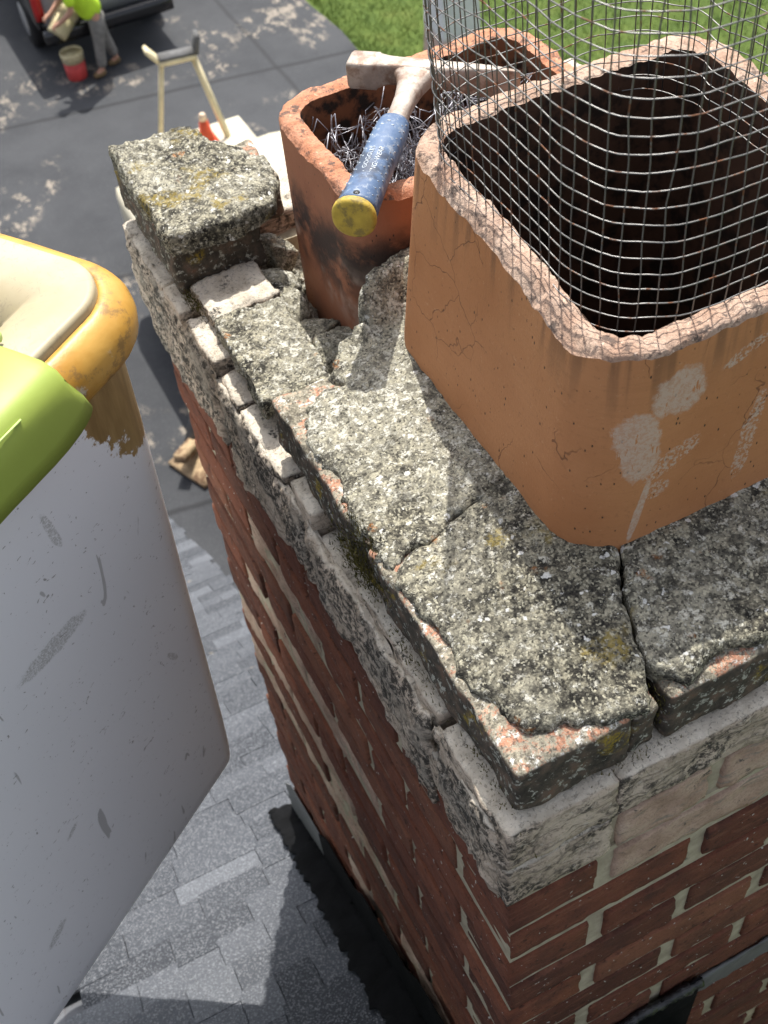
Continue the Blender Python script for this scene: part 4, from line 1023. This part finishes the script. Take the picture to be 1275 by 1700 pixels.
for x_, y_ in ((2.10, 16.15), (3.70, 16.15), (2.10, 19.8), (3.70, 19.8)):
    wl = ppart(lathe('wheel', [(.001, -.13), (.24, -.13), (.36, -.12), (.39, -.07), (.39, .07), (.36, .12), (.24, .13), (.001, .13)], 'tyre', None, (x_, y_, GZ + .39), (0, R(90), 0), 32))
    rm = lathe('rim', [(.001, -.135), (.06, -.137), (.22, -.132), (.235, -.12), (.235, .12), (.22, .132), (.001, .135)], 'alloy', wl)

# ------------------------------------------------------------------ pails
def pail(name, label, loc, body, upper, rot=(0, 0, 0), lid=False):
    root = thing(name, label, 'pail', loc); root.rotation_euler = rot
    lathe('wall', [(.001, .0), (.128, .0), (.131, .006), (.142, .235), (.138, .236), (.128, .01), (.001, .01)], body, root)
    lathe('collar', [(.1425, .235), (.147, .30), (.150, .305), (.152, .345), (.149, .365), (.143, .366), (.140, .30), (.138, .235)], upper, root)
    if lid: lathe('fill', [(.001, .33), (.141, .33), (.141, .322), (.001, .322)], upper, root)
    tube('bail_handle', [(.152 * math.cos(a), -.03 - .10 * math.sin(a) * .6, .31 - .12 * math.sin(a)) for a in [math.pi * k / 14 for k in range(15)]], .003, 'alloy', root, 5)
    return root
pail('red_pail', 'red pail with a pale top standing beside the worker', (2.27, 14.98, GZ), 'pail_red', 'pail_cream', (0, 0, .4), True)
pail('cream_pail', 'cream pail tipped on its side in the hand of the worker', (2.16, 15.03, GZ + .60), 'pail_cream', 'pail_cream', (R(58), 0, R(118)))

# ------------------------------------------------------------------ worker
def skin(name, pts, edges, mat, parent, sub=2):
    me = bpy.data.meshes.new(name); me.from_pydata([p[:3] for p in pts], edges, []); o = bpy.data.objects.new(name, me); COL.objects.link(o)
    m = o.modifiers.new('s', 'SKIN'); m.use_smooth_shade = True
    for i, p in enumerate(pts):
        sv = me.skin_vertices[0].data[i]; rr = p[3]; sv.radius = rr if isinstance(rr, tuple) else (rr, rr); sv.use_root = (i == 0)
    m2 = o.modifiers.new('d', 'SUBSURF'); m2.levels = sub; m2.render_levels = sub
    bpy.context.view_layer.update()
    nm = bpy.data.meshes.new_from_object(o.evaluated_get(bpy.context.evaluated_depsgraph_get())); bpy.data.objects.remove(o)
    nm.polygons.foreach_set('use_smooth', [True] * len(nm.polygons))
    nm.materials.clear(); return link(name, nm, mat, parent)
per_ = thing('person', 'worker in lime shirt and grey trousers bending to tip a cream pail', 'person', (2.66, 14.90, GZ)); per_.scale = (.9, .9, .9)
# local axes: +x towards the right of the picture, -y towards the camera; the worker faces -x
H = (.02, .0, .93)
B = [(.02, 0, .95, .10), (-.06, 0, 1.10, .11), (-.20, 0, 1.28, .13), (-.33, .0, 1.40, .13), (-.42, 0, 1.46, .055), (-.50, -.01, 1.49, .08), (-.55, -.01, 1.53, .095), (-.58, -.01, 1.57, .07),     # 0-7 spine, neck, head
     (.02, -.10, .86, .075), (-.04, -.12, .50, .065), (-.10, -.13, .10, .045), (-.20, -.13, .045, .04),                                                    # 8-11 near leg
     (.04, .10, .86, .075), (.10, .11, .50, .065), (.20, .10, .10, .045), (.10, .10, .045, .04),                                                            # 12-15 far leg
     (-.30, -.19, 1.36, .065), (-.33, -.24, 1.10, .045), (-.50, -.10, .93, .034), (-.555, -.07, .90, .038), (-.60, -.05, .885, .022),                        # 16-20 near arm
     (-.30, .19, 1.36, .065), (-.36, .22, 1.10, .045), (-.56, .14, .98, .034), (-.62, .12, .96, .038), (-.66, .10, .945, .022)]                              # 21-25 far arm
E_ = [(0, 1), (1, 2), (2, 3), (3, 4), (4, 5), (5, 6), (6, 7), (0, 8), (8, 9), (9, 10), (10, 11), (0, 12), (12, 13), (13, 14), (14, 15), (3, 16), (16, 17), (17, 18), (18, 19), (19, 20), (3, 21), (21, 22), (22, 23), (23, 24), (24, 25)]
# fingers and thumbs
for wi, s_ in ((19, -1), (24, 1)):
    p = Vector(B[wi][:3])
    for k, (dx, dy, dz) in enumerate(((-.055, .03, -.02), (-.062, .01, -.03), (-.058, -.012, -.032), (-.045, -.03, -.03), (-.005, .045, .018))):
        a = p + Vector((dx * .5, dy * .7, dz * .2)); b = p + Vector((dx, dy, dz)); c = p + Vector((dx * .85, dy, dz * 2.1)); n0 = len(B)
        B += [(*a, .012), (*b, .010), (*c, .008)]; E_ += [(wi, n0), (n0, n0 + 1), (n0 + 1, n0 + 2)]
body = skin('body', B, E_, 'skin', per_)
skin('shirt', [(.03, 0, .82, (.185, .20)), (-.05, 0, 1.05, (.17, .195)), (-.20, 0, 1.28, (.165, .195)), (-.33, 0, 1.40, (.14, .17)), (-.39, 0, 1.44, .075),
               (-.30, -.20, 1.36, .09), (-.33, -.255, 1.17, .075), (-.30, .20, 1.36, .09), (-.355, .225, 1.17, .075)], [(0, 1), (1, 2), (2, 3), (3, 4), (3, 5), (5, 6), (3, 7), (7, 8)], 'shirt', per_)
skin('trousers', [(.02, 0, .96, (.17, .18)), (.02, 0, .90, (.17, .18)), (.02, -.10, .82, .130), (-.04, -.12, .50, .088), (-.09, -.13, .13, .075), (.05, .10, .82, .130), (.10, .11, .50, .088), (.19, .10, .13, .075)],
     [(0, 1), (1, 2), (2, 3), (3, 4), (1, 5), (5, 6), (6, 7)], 'trousers', per_)
for bx, by in ((-.10, -.13), (.20, .10)):
    skin('boot', [(bx + .01, by, .11, .06), (bx + .01, by, .05, .058), (bx - .08, by, .048, .052), (bx - .15, by, .04, .042)], [(0, 1), (1, 2), (2, 3)], 'boots', per_)
skin('hair', [(-.50, 0, 1.55, .085), (-.545, -.01, 1.585, .095), (-.60, -.01, 1.60, .07)], [(0, 1), (1, 2)], 'hair', per_)
for s_ in (-1, 1):
    rbox('ear', (.035, .02, .055), (3, 2, 3), 'skin', per_, (-.54, -.01 + s_ * .098, 1.53), r=.009)
    rbox('eye', (.02, .03, .015), (2, 2, 2), 'hair', per_, (-.625, -.01 + s_ * .04, 1.50), r=.006)
rbox('nose', (.035, .03, .04), (2, 2, 2), 'skin', per_, (-.655, -.01, 1.49), r=.012); rbox('mouth', (.012, .05, .012), (2, 2, 2), 'red_light', per_, (-.615, -.01, 1.455), r=.004)

# ------------------------------------------------------------------ rendered pier on the lawn
pr = thing('garden_pier', 'pale rendered pier with pinkish foot standing on the lawn', 'pier', (6.50, 12.32, GZ))
vs, fs = loft([[Vector((p.x, p.y, z)) for p in rrect(a, a, .03, 4, 2)] for a, z in ((.33, 0), (.33, .10), (.29, .13), (.265, .6), (.255, 1.5), (.30, 1.52), (.30, 1.62), (.26, 1.68))], True, True)
link('shaft', pyme('shaft', vs, fs, False), 'pier', pr)
